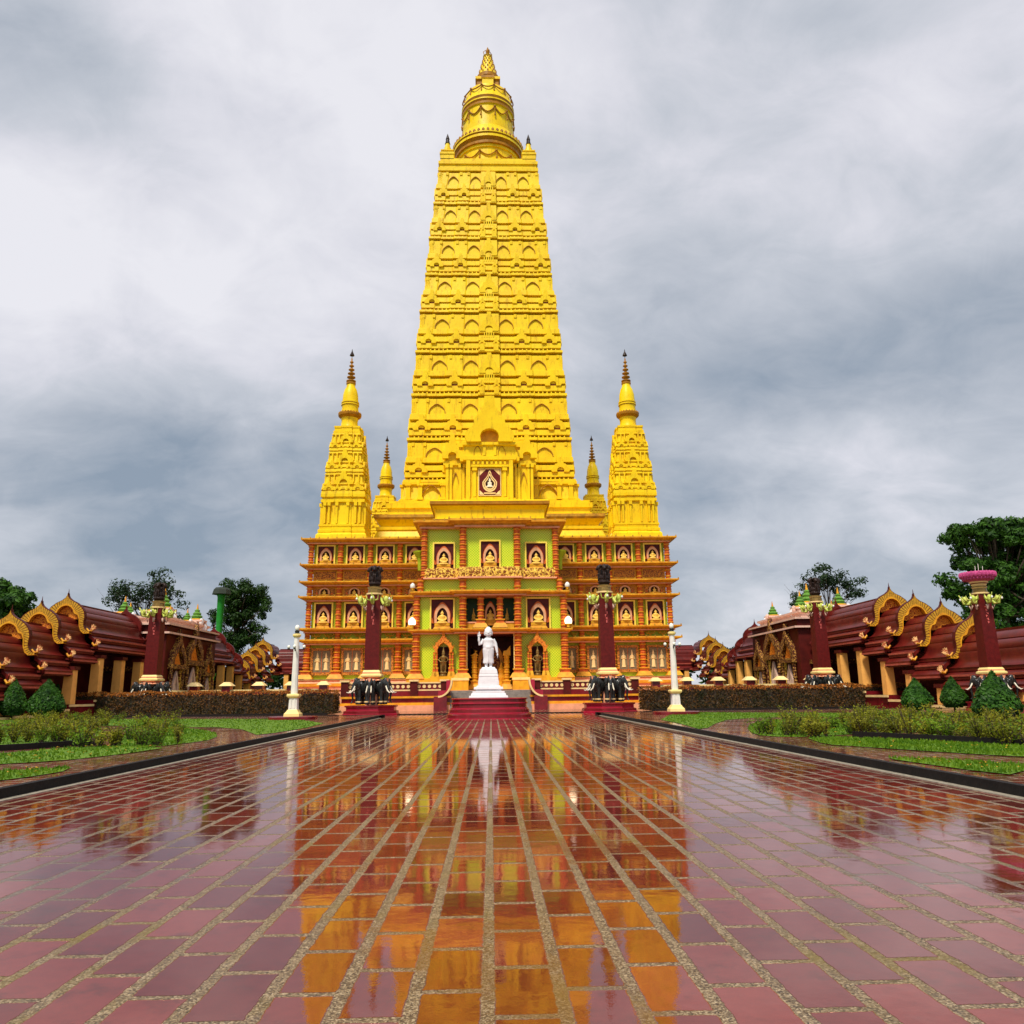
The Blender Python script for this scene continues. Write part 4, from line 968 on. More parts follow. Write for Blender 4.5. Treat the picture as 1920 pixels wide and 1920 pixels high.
# ================================================================ GROUND
def sheet(name, polys, m, z, kind='structure', thick=0.0):
    mb = MB()
    for p in polys:
        n = len(p)
        mb.add([(x, y, z) for x, y in p], [tuple(range(n))])
    o = mb.build(name, m)
    o['kind'] = kind; return o
HK = 0.115            # upper level above the sunken plaza
sheet('ground', [[(-1500, -300), (1500, -300), (1500, 2500), (-1500, 2500)]], 'lawn_dull', -.06)
sheet('plaza', [[(-5.93, -3), (5.93, -3), (5.93, 61.7), (-5.93, 61.7)]], 'wet_tiles', 0)
sheet('path', [[(-60, 46.4), (-5.93, 46.4), (-5.93, 61.7), (-60, 61.7)], [(5.93, 46.4), (60, 46.4), (60, 61.7), (5.93, 61.7)]], 'wet_tiles', -.004)
sheet('garden_path', [[(-45, -3), (-6.05, -3), (-6.05, 46.2), (-45, 46.2)], [(6.05, -3), (45, -3), (45, 46.2), (6.05, 46.2)]], 'path_tiles', HK)
for s in (-1, 1):
    mb = MB(); a, b = sorted((s*5.98, s*6.09)); mb.box(a, b, -3, 44.0, -.05, HK+.018)
    struct(mb.build('kerb', 'kerb_dark'))
    mb = MB(); a, b = sorted((s*5.86, s*5.98)); mb.box(a, b, -3, 44.0, -.05, .012); struct(mb.build('kerb_edge', 'kerb_pale'))
    mb = MB(); a, b = sorted((s*5.98, s*60)); mb.box(a, b, 46.2, 46.42, -.05, .13); struct(mb.build('kerb', 'kerb_dark'))
mb = MB(); mb.box(-6.0, 6.0, 50.8, 51.05, -.02, .05); struct(mb.build('kerb', 'kerb_dark'))
mb = MB()
for s in (-1, 1): a, b = sorted((s*10.6, s*60)); mb.box(a, b, 53.0, 53.25, -.05, .12)
struct(mb.build('kerb', 'kerb_dark'))
def G(lst, z=HK): return [gr(u, v, z) for u, v in lst]
def c6(x, y): return (x/3.4286, 1240+y/3.4286)
def c5(x, y): return (1560+x/5.333, 1200+y/5.333)
def c3(x, y): return (1250+x/5.486, 1040+y/5.486)
lawns = [
 [c6(-200, 690), c6(0, 664), c6(240, 650), c6(480, 633), c6(800, 597), c6(1050, 560), c6(960, 552), c6(700, 545), c6(450, 555), c6(0, 596), c6(-200, 615)],
 [c6(780, 545), c6(1050, 545), c6(1230, 524), c6(1340, 508), c6(1395, 485), c6(1390, 465), c6(1330, 448), c6(1200, 432), c6(1050, 425), c6(900, 430), c6(800, 470), c6(700, 520)],
 [c6(-300, 545), c6(0, 550), c6(300, 532), c6(560, 505), c6(660, 480), c6(650, 450), c6(590, 425), c6(300, 420), c6(-300, 420)],
 [c6(-200, 700), c6(0, 706), c6(200, 700), c6(460, 683), c6(400, 712), c6(200, 745), c6(0, 770), c6(-200, 800)],
 [c6(-300, 395), c6(600, 415), c6(850, 415), c6(1250, 425), c6(1400, 425), c6(1560, 440), c6(1650, 474), c6(1760, 462), c6(1960, 430), c6(2080, 400), c6(1900, 372), c6(-300, 372)],
 [c5(-240, 985), c5(0, 975), c5(300, 985), c5(900, 1010), c5(1920, 1052), c5(2300, 1075), c5(2300, 1220), c5(1920, 1172), c5(1500, 1150), c5(900, 1112), c5(0, 1052), c5(-120, 1030)],
 [c5(560, 1180), c5(900, 1190), c5(1400, 1215), c5(1920, 1250), c5(2300, 1275), c5(2300, 1340), c5(1930, 1312), c5(1780, 1352), c5(1400, 1310), c5(900, 1240), c5(620, 1200)],
 [c3(835, 1795), c3(860, 1755), c3(930, 1725), c3(1150, 1700), c3(1500, 1690), c3(1900, 1700), c3(2600, 1720), c3(3700, 1760), c3(3700, 1800), c3(2600, 1830), c3(1900, 1850), c3(1400, 1878), c3(1150, 1876), c3(960, 1862), c3(880, 1835)],
 [c3(-60, 1700), c3(100, 1730), c3(330, 1795), c3(420, 1785), c3(500, 1740), c3(620, 1700), c3(900, 1680), c3(1500, 1670), c3(3700, 1690), c3(3700, 1640), c3(500, 1625), c3(80, 1625)],
]
lawns = [G(p) for p in lawns]
for i, p in enumerate(lawns): sheet('lawn', [p], 'lawn', HK+.012)
sheet('lawn', [[(-60, 53.3), (-11.2, 53.3), (-11.2, 74), (-60, 74)], [(11.2, 53.3), (60, 53.3), (60, 74), (11.2, 74)]], 'lawn_dull', .03)

def inside(p, x, y):
    c = False; n = len(p); j = n-1
    for i in range(n):
        if (p[i][1] > y) != (p[j][1] > y) and x < (p[j][0]-p[i][0])*(y-p[i][1])/(p[j][1]-p[i][1])+p[i][0]: c = not c
        j = i
    return c
rg_ = random.Random(3)
mb = MB()
for p in lawns:
    xs = [q[0] for q in p]; ys = [q[1] for q in p]; area = (max(xs)-min(xs))*(max(ys)-min(ys))
    ym = (min(ys)+max(ys))/2; dens = 330 if ym < 16 else (110 if ym < 26 else 40)
    for _ in range(min(15000, int(area*dens))):
        x = rg_.uniform(min(xs), max(xs)); y = rg_.uniform(min(ys), max(ys))
        if not inside(p, x, y): continue
        a = rg_.uniform(0, math.pi); w_ = rg_.uniform(.008, .016)*(1+y/22); h = rg_.uniform(.025, .06); dx, dy = math.cos(a)*w_, math.sin(a)*w_; lx, ly = rg_.uniform(-.02, .02), rg_.uniform(-.02, .02)
        mb.add([(x-dx, y-dy, HK+.01), (x+dx, y+dy, HK+.01), (x+lx, y+ly, HK+.01+h)], [(0, 1, 2)])
tag(mb.build('grass', 'grass_blade'), 'short bright green grass covering the garden lawns', 'grass', kind='stuff')

# ================================================================ VEGETATION
def leafcloud(mb, c, r, n, size, rng, mi=0, shell=.45, flat=1.0):
    for _ in range(n):
        while True:
            d = Vector((rng.gauss(0, 1), rng.gauss(0, 1), rng.gauss(0, 1)))
            if d.length > 1e-3: break
        d.normalize(); k = shell+(1-shell)*rng.random()**.6
        p = Vector((c[0]+d.x*r[0]*k, c[1]+d.y*r[1]*k, c[2]+d.z*r[2]*k))
        s = size*rng.uniform(.6, 1.3); nrm = (d+Vector((rng.uniform(-1, 1), rng.uniform(-1, 1), rng.uniform(-.3, 1)))*.8).normalized()
        a = nrm.orthogonal().normalized(); a.rotate(Matrix.Rotation(rng.uniform(0, 6.28), 3, nrm)); b = nrm.cross(a)
        mb.add([p-a*s, p-b*s*.42+nrm*s*.08, p+a*s, p+b*s*.42+nrm*s*.08], [(0, 1, 2, 3)], mi)
def tree(x, y, H, crown, label, cat='tree', leaf='leaf_tree', seed=1, trunk_r=.28, lsize=.28, nclump=26, per=170, clump=(1.1, 1.1, .8), zbase=0.0, bare=0, group=None, name='tree', trunk_top=.7, air=.35):
    """crown: list of (dx,dy,z,rx,ry,rz) ellipsoids filled with leaf clumps"""
    rng = random.Random(seed); t = empty(name, (x, y, zbase)); tag(t, label, cat, group)
    tb = MB(); lb = MB(); th = H*trunk_top
    pts = [(0, 0, -.1), (rng.uniform(-.1, .1), 0, th*.3), (rng.uniform(-.3, .3), rng.uniform(-.2, .2), th*.65), (rng.uniform(-.3, .3), 0, th)]
    tb.tube(pts, [trunk_r, trunk_r*.8, trunk_r*.6, trunk_r*.3], 8)
    tot = sum(c[3]*c[4]*c[5] for c in crown)
    for c in crown:
        k = max(2, int(nclump*c[3]*c[4]*c[5]/tot))
        for i in range(k):
            d = Vector((rng.gauss(0, 1), rng.gauss(0, 1), rng.gauss(0, 1))).normalized(); q = rng.uniform(air, 1.0)
            p = (c[0]+d.x*c[3]*q, c[1]+d.y*c[4]*q, c[2]+d.z*c[5]*q); s = rng.uniform(.65, 1.2)
            leafcloud(lb, p, (clump[0]*s, clump[1]*s, clump[2]*s), per, lsize, rng, 0, .25)
            st = Vector(pts[2]) if p[2] < th else Vector(pts[3]); st = Vector(pts[1]).lerp(Vector(pts[3]), rng.uniform(.5, 1))
            mid = st.lerp(Vector(p), .5)+Vector((0, 0, -.15*H*.1)); tb.tube([st, mid, p], [trunk_r*.28, trunk_r*.16, trunk_r*.05], 5)
    for i in range(bare):
        a = rng.uniform(0, 6.28); e_ = crown[0]; p = Vector((e_[0]+math.cos(a)*e_[3]*1.1, e_[1]+math.sin(a)*e_[4], e_[2]+rng.uniform(.2, 1.2)*e_[5])); st = Vector(pts[2]); mid = st.lerp(p, .5)+Vector((0, 0, -.3))
        tb.tube([st, mid, p], [trunk_r*.2, trunk_r*.1, trunk_r*.03], 4)
    tb.build('trunk', 'bark', t, True); lb.build('crown', leaf, t); return t

def wx(u, v, Y): return at(u, v, Y)
# left edge tree
x, z = wx(2, 1112, 72); tree(x-.6, 72, z+2.6, [(0, 0, z-.5, 3.6, 3, 2.6), (-2, 0, z-2.2, 4.4, 3, 1.8)], 'broad dark green tree rising behind the red gallery at the far left edge', leaf='leaf_tree', seed=3, nclump=40, per=230, lsize=.26)
# thin feathery trees behind the two gates
x, z = wx(268, 1120, 80); tree(x, 80, z+2.5, [(-2.0, 0, z-.3, 2.3, 1.5, 1.9), (1.2, 0, z+1.0, 2.6, 1.5, 1.9), (3.0, 0, z-2.0, 1.6, 1.2, 1.7)], 'thin airy tree with sparse twigs behind the left gateway', leaf='leaf_thin', seed=5, trunk_r=.16, nclump=56, per=70, lsize=.17, clump=(.75, .75, .55), bare=16, air=.2)
x, z = wx(1548, 1105, 80); tree(x, 80, z+2.5, [(-2.2, 0, z-1.2, 1.8, 1.5, 1.6), (0, 0, z+.9, 2.6, 1.5, 1.8), (2.6, 0, z-.2, 1.8, 1.2, 1.8)], 'thin airy tree with sparse twigs behind the right gateway', leaf='leaf_thin', seed=8, trunk_r=.16, nclump=56, per=70, lsize=.17, clump=(.75, .75, .55), bare=16, air=.2)
# tree by the green tower
x, z = wx(446, 1150, 112)
tree(x, 112, z+6, [(.3, 0, z+2.4, 3.4, 2.6, 2.6), (2.6, 0, z+.3, 1.8, 1.8, 2.2), (-2.9, 0, z-.6, 1.5, 1.5, 1.2), (1.0, 0, z-3.4, 3.2, 2.4, 2.0), (-.8, 0, z-1.0, 2.4, 2, 1.4)], 'tall dark round-crowned tree beside the green mushroom-topped tower', leaf='leaf_dark', seed=11, trunk_r=.4, nclump=80, per=190, lsize=.24, clump=(1.0, 1.0, .8), trunk_top=.72, air=.3)
# right big tree
x, z = wx(1850, 1060, 76)
tree(x+1, 76, z+6.5, [(0, 0, z+2.0, 5.2, 4, 3.2), (4.6, 0, z+.5, 4, 3.5, 4.2), (-1.8, 0, z-1.6, 3.2, 3, 2.6), (-1.5, 0, z-4.6, 3.0, 3, 2.0), (2.5, 0, z-3.8, 4, 3, 2.6)], 'very large dense green tree behind the lotus-topped pillar at the right edge', leaf='leaf_tree', seed=21, trunk_r=.6, nclump=150, per=230, lsize=.26, clump=(1.15, 1.15, .75), trunk_top=.6, air=.4)
# palm-like small tree behind right gallery
x, z = wx(1372, 1216, 125); tree(x, 125, z+.8, [(0, 0, z-.6, 2.0, 1.6, .9)], 'small dark treetop peeping over the gallery roofs right of the temple', leaf='leaf_dark', seed=31, nclump=12, per=120, lsize=.22, clump=(.8, .8, .55))
x, z = wx(1398, 1222, 118); tree(x, 118, z+.8, [(1.2, 0, z+.2, 2.0, 1.6, 1.0)], 'low dark treetop beside the right hall roof ridge', leaf='leaf_dark', seed=32, nclump=12, per=120, lsize=.22, clump=(.8, .8, .55))

# hedges
def hedge(x0, x1, y0, y1, h, label, seed):
    rng = random.Random(seed); t = empty('hedge', ((x0+x1)/2, (y0+y1)/2, .03)); tag(t, label, 'hedge', None)
    b = MB(); L_ = x1-x0; D = y1-y0; n = int(L_*D*330)
    core = MB(); core.box(-L_/2+.15, L_/2-.15, -D/2+.18, D/2-.18, 0, h-.2); core.build('stems', 'bark', t)
    for _ in range(n):
        f = rng.random(); x = rng.uniform(-L_/2, L_/2); top = False
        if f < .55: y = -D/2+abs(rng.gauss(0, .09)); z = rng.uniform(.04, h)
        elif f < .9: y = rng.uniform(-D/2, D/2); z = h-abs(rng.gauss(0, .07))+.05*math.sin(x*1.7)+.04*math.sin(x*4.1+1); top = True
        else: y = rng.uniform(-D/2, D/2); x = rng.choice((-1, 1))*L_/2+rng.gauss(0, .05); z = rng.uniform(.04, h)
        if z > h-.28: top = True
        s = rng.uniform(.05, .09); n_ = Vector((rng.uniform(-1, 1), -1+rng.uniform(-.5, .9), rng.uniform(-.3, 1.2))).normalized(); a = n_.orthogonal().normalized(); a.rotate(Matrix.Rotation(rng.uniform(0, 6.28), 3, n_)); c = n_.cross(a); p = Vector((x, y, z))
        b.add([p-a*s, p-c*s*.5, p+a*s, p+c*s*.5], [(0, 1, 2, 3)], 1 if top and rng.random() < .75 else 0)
    b.build('foliage', ['leaf_hedge', 'leaf_hedge_top'], t); return t
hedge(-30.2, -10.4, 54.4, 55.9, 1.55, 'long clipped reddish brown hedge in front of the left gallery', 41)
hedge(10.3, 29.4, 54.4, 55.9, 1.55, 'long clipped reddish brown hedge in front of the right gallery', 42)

def topiary(x, y, r, h, label, seed, n=3600, ls=.08, zb=HK):
    rng = random.Random(seed); t = empty('topiary', (x, y, zb)); tag(t, label, 'topiary', 'cone shaped clipped bushes')
    tb = MB(); tb.tube([(0, 0, -.05), (.02, 0, h*.3)], [.06, .05], 7); tb.build('trunk', 'bark', t)
    core = MB(); prf = lambda q: r*((.55+.45*math.sin(math.pi/2*q/.28)) if q < .28 else max(.03, (1-((q-.28)/.72)**1.35)))
    z0 = h*.13; core.lathe(0, 0, [(max(.02, prf(q)*.80), z0+(h-z0)*q*.97) for q in [i/12 for i in range(13)]], 14, 0)
    core.build('inner_foliage', 'leaf_dark', t, True)
    b = MB()
    for _ in range(n):
        q = rng.random()**1.25; a = rng.uniform(0, 6.28); rr_ = prf(q)*rng.uniform(.88, 1.06)*(1+.05*math.sin(a*3+q*9)); p = Vector((math.cos(a)*rr_, math.sin(a)*rr_, z0+(h-z0)*q+rng.uniform(-.03, .03)))
        n_ = (Vector((math.cos(a), math.sin(a), .5))+Vector((rng.uniform(-1, 1), rng.uniform(-1, 1), rng.uniform(-1, 1)))*.7).normalized(); aa = n_.orthogonal().normalized(); aa.rotate(Matrix.Rotation(rng.uniform(0, 6.28), 3, n_)); c = n_.cross(aa); s = ls*rng.uniform(.6, 1.3)
        b.add([p-aa*s, p-c*s*.5, p+aa*s, p+c*s*.5], [(0, 1, 2, 3)])
    b.build('foliage', 'leaf_topiary', t)
def top_at(u, vb, w_px, h_px, label, seed, ls=.08):
    x, y = gr(u, vb, HK); k = y*.975/F; topiary(x, y, w_px/2*k, h_px*k, label, seed, ls=ls)
top_at(20, 1350, 48, 72, 'dark clipped cone bush at the far left edge of the garden', 51)
top_at(83, 1352, 64, 74, 'large dark clipped cone bush in front of the left end of the hedge', 52)
top_at(102, 1343, 34, 56, 'small cone bush half hidden behind the large one on the left', 53)
top_at(1722, 1338, 54, 64, 'dark clipped cone bush at the right end of the hedge', 54)
top_at(1791, 1333, 46, 62, 'small clipped cone bush in front of the right gallery columns', 55)
top_at(1874, 1364, 82, 102, 'largest bright green clipped cone bush beside the lotus-topped pillar', 56, .065)

# shrubs
def shrub_proto(seed, h, mtl):
    rng = random.Random(seed); t = empty('shrub'); st = MB(); lf = MB()
    for k in range(9):
        a = rng.uniform(0, 6.28); r = rng.uniform(.06, .30); tp = Vector((math.cos(a)*r, math.sin(a)*r, h*rng.uniform(.65, 1.05))); st.tube([(math.cos(a)*.03, math.sin(a)*.03, -.02), tp*.5, tp], [.012, .009, .004], 4)
        for j in range(26):
            p = Vector((0, 0, 0)).lerp(tp, rng.uniform(.25, 1.05))+Vector((rng.gauss(0, .05), rng.gauss(0, .05), rng.gauss(0, .04)))
            n_ = Vector((rng.uniform(-1, 1), rng.uniform(-1, 1), rng.uniform(-.2, 1))).normalized(); aa = n_.orthogonal().normalized(); aa.rotate(Matrix.Rotation(rng.uniform(0, 6.28), 3, n_)); c = n_.cross(aa); s = rng.uniform(.022, .05)
            lf.add([p-aa*s, p-c*s*.4, p+aa*s, p+c*s*.4], [(0, 1, 2, 3)])
    st.build('stem', 'bark', t); lf.build('foliage', mtl, t); return t
protos = [shrub_proto(61, .62, 'leaf_shrub'), shrub_proto(62, .5, 'leaf_shrub_green'), shrub_proto(63, .7, 'leaf_shrub'), shrub_proto(64, .42, 'leaf_shrub')]
used = set()
rows_n = ['row one from the plaza', 'row two', 'row three', 'row four', 'front clump', 'middle clump', 'back clump']
def shrubs(rows, label, group, seed):
    rng = random.Random(seed)
    for (u0, v0, u1, v1, n, jit) in rows:
        a = Vector(gr(u0, v0, HK)); b = Vector(gr(u1, v1, HK))
        for i in range(n):
            t = (i+.5)/n; p = a.lerp(b, t)+Vector((rng.gauss(0, .12), rng.gauss(0, jit)))
            k = rng.randrange(4); pr = protos[k]
            if k in used: pr = copy_tree(pr)
            else: used.add(k)
            pr.location = (p.x, p.y, HK); pr.rotation_euler = (0, 0, rng.uniform(0, 6.28)); s = rng.uniform(.6, .95); pr.scale = (s*1.3, s*1.3, s)
            tag(pr, label+', '+rows_n[rows.index((u0, v0, u1, v1, n, jit))], 'shrub', group)
shrubs([(-60, 1397, 180, 1388, 22, .15), (-60, 1385, 190, 1374, 20, .3), (-60, 1372, 210, 1360, 20, .5), (20, 1360, 230, 1352, 14, .6), (180, 1400, 330, 1396, 13, .2), (230, 1388, 330, 1378, 9, .4), (230, 1372, 340, 1364, 8, .4)],
       'knee-high yellow-green shrub in left garden bed', 'low shrubs in the left garden beds', 71)
shrubs([(1430, 1378, 1560, 1382, 12, .25), (1450, 1366, 1600, 1366, 12, .4), (1590, 1376, 1960, 1402, 36, .18), (1600, 1366, 1960, 1388, 30, .3), (1640, 1355, 1960, 1372, 24, .5), (1600, 1346, 1900, 1358, 20, .6)],
       'knee-high yellow-green shrub in right garden bed', 'low shrubs in the right garden beds', 72)
mb = MB(); 
a = gr(-60, 1412, HK); b = gr(190, 1396, HK); c = gr(1600, 1382, HK); d = gr(1980, 1402, HK)
for p, q in ((a, b), (c, d)):
    mb.loft([[(p[0], p[1]-.1, HK), (p[0], p[1]+.05, HK), (p[0], p[1]+.05, HK+.13), (p[0], p[1]-.1, HK+.13)], [(q[0], q[1]-.1, HK), (q[0], q[1]+.05, HK), (q[0], q[1]+.05, HK+.13), (q[0], q[1]-.1, HK+.13)]])
struct(mb.build('bed_edging', 'kerb_dark'))

# ================================================================ STATUE AND PLATFORM
SX, SY = -.06, 41.9
mb = MB()
pr = [(2.22, -.05), (2.22, .04), (2.16, .05), (2.16, .20), (2.10, .24), (2.10, .28), (2.05, .30), (2.05, .44), (1.98, .47), (1.98, .52), (1.92, .54), (1.92, .70), (1.97, .73), (1.97, .79), (1.90, .80), (1.90, .93), (1.96, .95), (1.96, 1.0), (0, 1.01)]
mb.loft([[(SX+r*(abs(math.cos(a))**.62)*(1 if math.cos(a) >= 0 else -1), SY+r*(abs(math.sin(a))**.62)*(1 if math.sin(a) >= 0 else -1), z) for a in [2*math.pi*(j+.5)/40 for j in range(40)]] for r, z in pr], [0, 0, 1, 1, 0, 0, 1, 1, 0, 0, 1, 1, 0, 0, 1, 1, 0, 0])
o = mb.build('statue_platform', ['crimson', 'maroon_gloss']); tag(o, 'wet crimson stepped platform with rounded corners under the white statue', 'platform')
STAT = tag(empty('child_statue', (SX-.03, SY, 1.01)), 'white child buddha statue with one raised hand on a white tapered pedestal', 'statue'); STAT.scale = (1.08, 1.08, 1.09)
mb = MB(); z = 0
for (h0, h1, a, b) in [(0, .10, .93, .90), (.10, .22, .84, .80), (.22, .30, .76, .76), (.30, .38, .62, .60), (.38, .50, .70, .68), (.50, .56, .58, .56), (.56, .80, .50, .49), (.80, .98, .48, .45), (.98, 1.10, .47, .44), (1.10, 1.32, .44, .40), (1.32, 1.42, .36, .30)]:
    mb.frus(-a, a, -a*.85, a*.85, h0+.001, -b, b, -b*.85, b*.85, h1)
o = mb.build('pedestal', 'white_stone', STAT); bv = o.modifiers.new('b', 'BEVEL'); bv.width = .02; bv.segments = 2
def child():
    m = MB(); Z = 1.40
    for s in (-1, 1):
        m.tube([(s*.10, 0, Z), (s*.11, .0, Z+.25), (s*.11, 0, Z+.55)], [.075, .085, .12], 10); m.ell((s*.11, -.07, Z+.03), (.075, .14, .05), 10, 6)
    m.lathe(0, 0, [(.24, Z+.20), (.27, Z+.22), (.245, Z+.45), (.27, Z+.72), (.28, Z+.86), (.255, Z+.92), (.27, Z+1.02), (.24, Z+1.18), (.25, Z+1.30), (.17, Z+1.40), (.09, Z+1.44), (.085, Z+1.5)], 20, 0, 1, .68)
    m.ell((0, -.06, Z+.95), (.20, .15, .16), 12, 8)
    m.ell((0, -.01, Z+1.66), (.185, .19, .22), 16, 12); m.ell((0, .03, Z+1.84), (.12, .12, .11), 12, 8); m.ell((0, .02, Z+1.76), (.19, .19, .14), 14, 8)
    m.ell((0, -.20, Z+1.63), (.025, .04, .05), 8, 6); m.ell((0, -.17, Z+1.55), (.055, .035, .02), 8, 6)
    for s in (-1, 1): m.ell((s*.185, .01, Z+1.62), (.03, .05, .10), 8, 6); m.ell((s*.07, -.165, Z+1.68), (.035, .025, .015), 8, 6); m.ell((s*.09, -.12, Z+1.58), (.06, .06, .06), 8, 6)
    # arm at the viewer's right hangs, the other is raised
    m.tube([(.22, 0, Z+1.33), (.33, 0, Z+1.15), (.39, -.02, Z+.92), (.43, -.06, Z+.68)], [.095, .085, .075, .05], 10)
    m.tube([(-.22, 0, Z+1.33), (-.33, -.02, Z+1.16), (-.42, -.07, Z+1.10), (-.45, -.12, Z+1.28), (-.46, -.14, Z+1.42)], [.095, .085, .08, .065, .05], 10)
    m.ell((.44, -.07, Z+.60), (.045, .06, .07), 8, 6); m.ell((-.465, -.15, Z+1.49), (.06, .035, .07), 8, 6)
    for k in range(4):
        m.tube([(.44+.0*k, -.12+.032*k, Z+.56), (.445, -.125+.034*k, Z+.50), (.44, -.115+.032*k, Z+.45-.01*(k % 3))], [.019, .018, .014], 6)
        L_ = [.12, .17, .06, .05][k]; x = -.415-.033*k
        m.tube([(x, -.15, Z+1.52), (x-.004, -.155, Z+1.55+L_*.5), (x, -.16 if k < 2 else -.2, Z+1.55+L_)], [.020, .019, .014], 6)
    m.tube([(-.41, -.16, Z+1.46), (-.375, -.18, Z+1.52), (-.37, -.19, Z+1.57)], [.02, .019, .014], 6); m.tube([(.43, -.12, Z+.62), (.415, -.15, Z+.57), (.41, -.15, Z+.53)], [.02, .019, .014], 6)
    for k in range(7):
        t = k/6; m.tube([(-.26+.5*t, -.19+.16*abs(t-.5)*2, Z+.80), (-.22+.44*t, -.20+.15*abs(t-.5)*2, Z+.5), (-.2+.40*t, -.20+.14*abs(t-.5)*2, Z+.25)], [.018, .022, .026], 5)
    o = m.build('figure', 'white_stone', STAT); fuse(o, .014, 2); o.parent = STAT; return o
child()

# ================================================================ ELEPHANT PILLARS
def elephant():
    m = MB()      # faces -y (head outward), feet at z=0
    m.ell((0, .25, 1.02), (.42, .62, .46), 14, 10); m.ell((0, -.30, 1.28), (.27, .30, .33), 12, 8); m.ell((0, -.40, 1.46), (.19, .16, .14), 10, 6)
    for s in (-1, 1):
        m.tube([(s*.22, -.10, .95), (s*.23, -.10, .45), (s*.23, -.12, .04)], [.19, .145, .15], 9); m.tube([(s*.24, .62, .9), (s*.24, .66, .45), (s*.24, .62, .04)], [.20, .145, .15], 9)
        m.ell((s*.36, -.22, 1.22), (.10, .13, .30), 8, 6); m.tube([(s*.30, -.25, 1.4), (s*.44, -.16, 1.25), (s*.40, -.12, .98)], [.06, .07, .04], 6)
    m.tube([(0, -.50, 1.25), (0, -.66, .98), (0, -.66, .65), (0, -.60, .35), (0, -.68, .16), (0, -.78, .14)], [.17, .13, .10, .075, .06, .05], 9)
    m.tube([(0, .84, 1.15), (0, .95, .8), (0, .93, .5)], [.05, .035, .03], 6)
    return m
def make_pillar():
    t = empty('elephant_pillar')
    b = MB(); a8 = math.pi/8
    b.lathe(0, 0, [(1.80, -.06), (1.80, .10), (1.74, .12), (1.74, .26), (1.58, .30), (1.58, .48), (1.68, .52), (1.68, .60), (0, .61)], 8, [0, 0, 1, 1, 0, 0, 1, 1], 1, 1, a8); b.build('base', ['crimson', 'maroon_gloss'], t)
    e0 = elephant().build('elephant', 'black_stone', t); fuse(e0, .035, 2); e0.parent = t
    tk = MB()
    for s in (-1, 1): tk.tube([(s*.14, -.50, 1.10), (s*.18, -.70, .84), (s*.20, -.92, .72), (s*.20, -1.10, .76)], [.055, .05, .04, .012], 8)
    k0 = tk.build('tusk', 'ivory', e0, True)
    cl = MB(); cl.frus(-.44, .44, .05, .6, 1.44, -.30, .30, .1, .55, 1.52); cl.prism([(-.13, 1.55), (0, 1.28), (.13, 1.55)], -.585, -.52); cl.build('saddle_cloth', 'salmon', e0)
    an = MB()
    for s in (-1, 1):
        for yy in (-.12, .62): an.lathe(s*.235, yy, [(.165, .16), (.175, .20), (.165, .24)], 9)
    an.build('anklet', 'cream', e0)
    for k in range(6):
        o = e0 if k == 0 else copy_tree(e0, t); a = 2*math.pi*k/6
        o.location = (math.sin(a)*.78, -math.cos(a)*.78, .61); o.rotation_euler = (0, 0, a); o.scale = (.76, .74, 1.03)
    c = MB(); c.lathe(0, 0, [(.5, .6), (.5, 2.2), (.85, 2.30), (.90, 2.34), (.90, 2.44), (.76, 2.50), (.76, 2.60), (.66, 2.72)], 4, [1, 1, 0, 0, 0, 1, 0], 1, 1, math.pi/4); c.build('collar', ['pale_yellow', 'salmon', 'maroon_gloss'], t)
    sh = MB(); sh.frus(-.46, .46, -.46, .46, 2.70, -.40, .40, -.40, .40, 7.40); sh.build('shaft', 'shaft_red', t)
    gl = MB(); zz = 6.55
    for k in range(6):                                # small painted characters in a column
        z = zz-k*.19; y = -.43; dx = .03*((k*7) % 3-1)
        gl.box(-.06+dx, .05+dx, y-.02, y+.02, z, z+.03); gl.box(-.05+dx if k % 2 else .02+dx, -.02+dx if k % 2 else .05+dx, y-.022, y+.018, z-.09, z+.06)
        if k % 3: gl.box(-.03+dx, .06+dx, y-.021, y+.019, z-.07, z-.045)
    gl.build('inscription', 'text_pink', t)
    ca = MB(); ca.lathe(0, 0, [(.44, 7.40), (.52, 7.43), (.52, 7.52), (.44, 7.56), (.40, 7.80), (.46, 7.86), (.46, 7.92), (.36, 7.95)], 12, [0, 0, 1, 1, 0, 1, 1]); ca.build('neck_ring', ['cream', 'bronze'], t)
    lampb = MB()
    for k in range(6):
        a = 2*math.pi*k/6; ux, uy = math.sin(a), -math.cos(a)
        lampb.tube([(ux*.45, uy*.45, 7.25), (ux*.72, uy*.72, 6.80), (ux*1.0, uy*1.0, 6.85), (ux*1.12, uy*1.12, 7.2), (ux*1.24, uy*1.24, 7.42)], [.07, .10, .09, .06, .03], 7, 0)
        lampb.ell((ux*.92, uy*.92, 7.08), (.15, .15, .24), 8, 6, 1); lampb.tube([(ux*.50, uy*.50, 6.7), (ux*.62, uy*.62, 6.45), (ux*.72, uy*.72, 6.7)], [.06, .07, .04], 6, 2)
        for q in (-.35, .35):
            b_ = a+q; lampb.tube([(ux*.8, uy*.8, 6.95), (math.sin(b_)*1.0, -math.cos(b_)*1.0, 7.05), (math.sin(b_)*1.12, -math.cos(b_)*1.12, 7.3)], [.05, .05, .02], 5, 1)
        lampb.ell((ux*1.18, uy*1.18, 7.12), (.07, .07, .09), 6, 5, 3)
    lampb.build('flower_bracket', ['leaf_lamp', 'leaf_lamp', 'pale_pink', 'globe'], t, True)
    return t
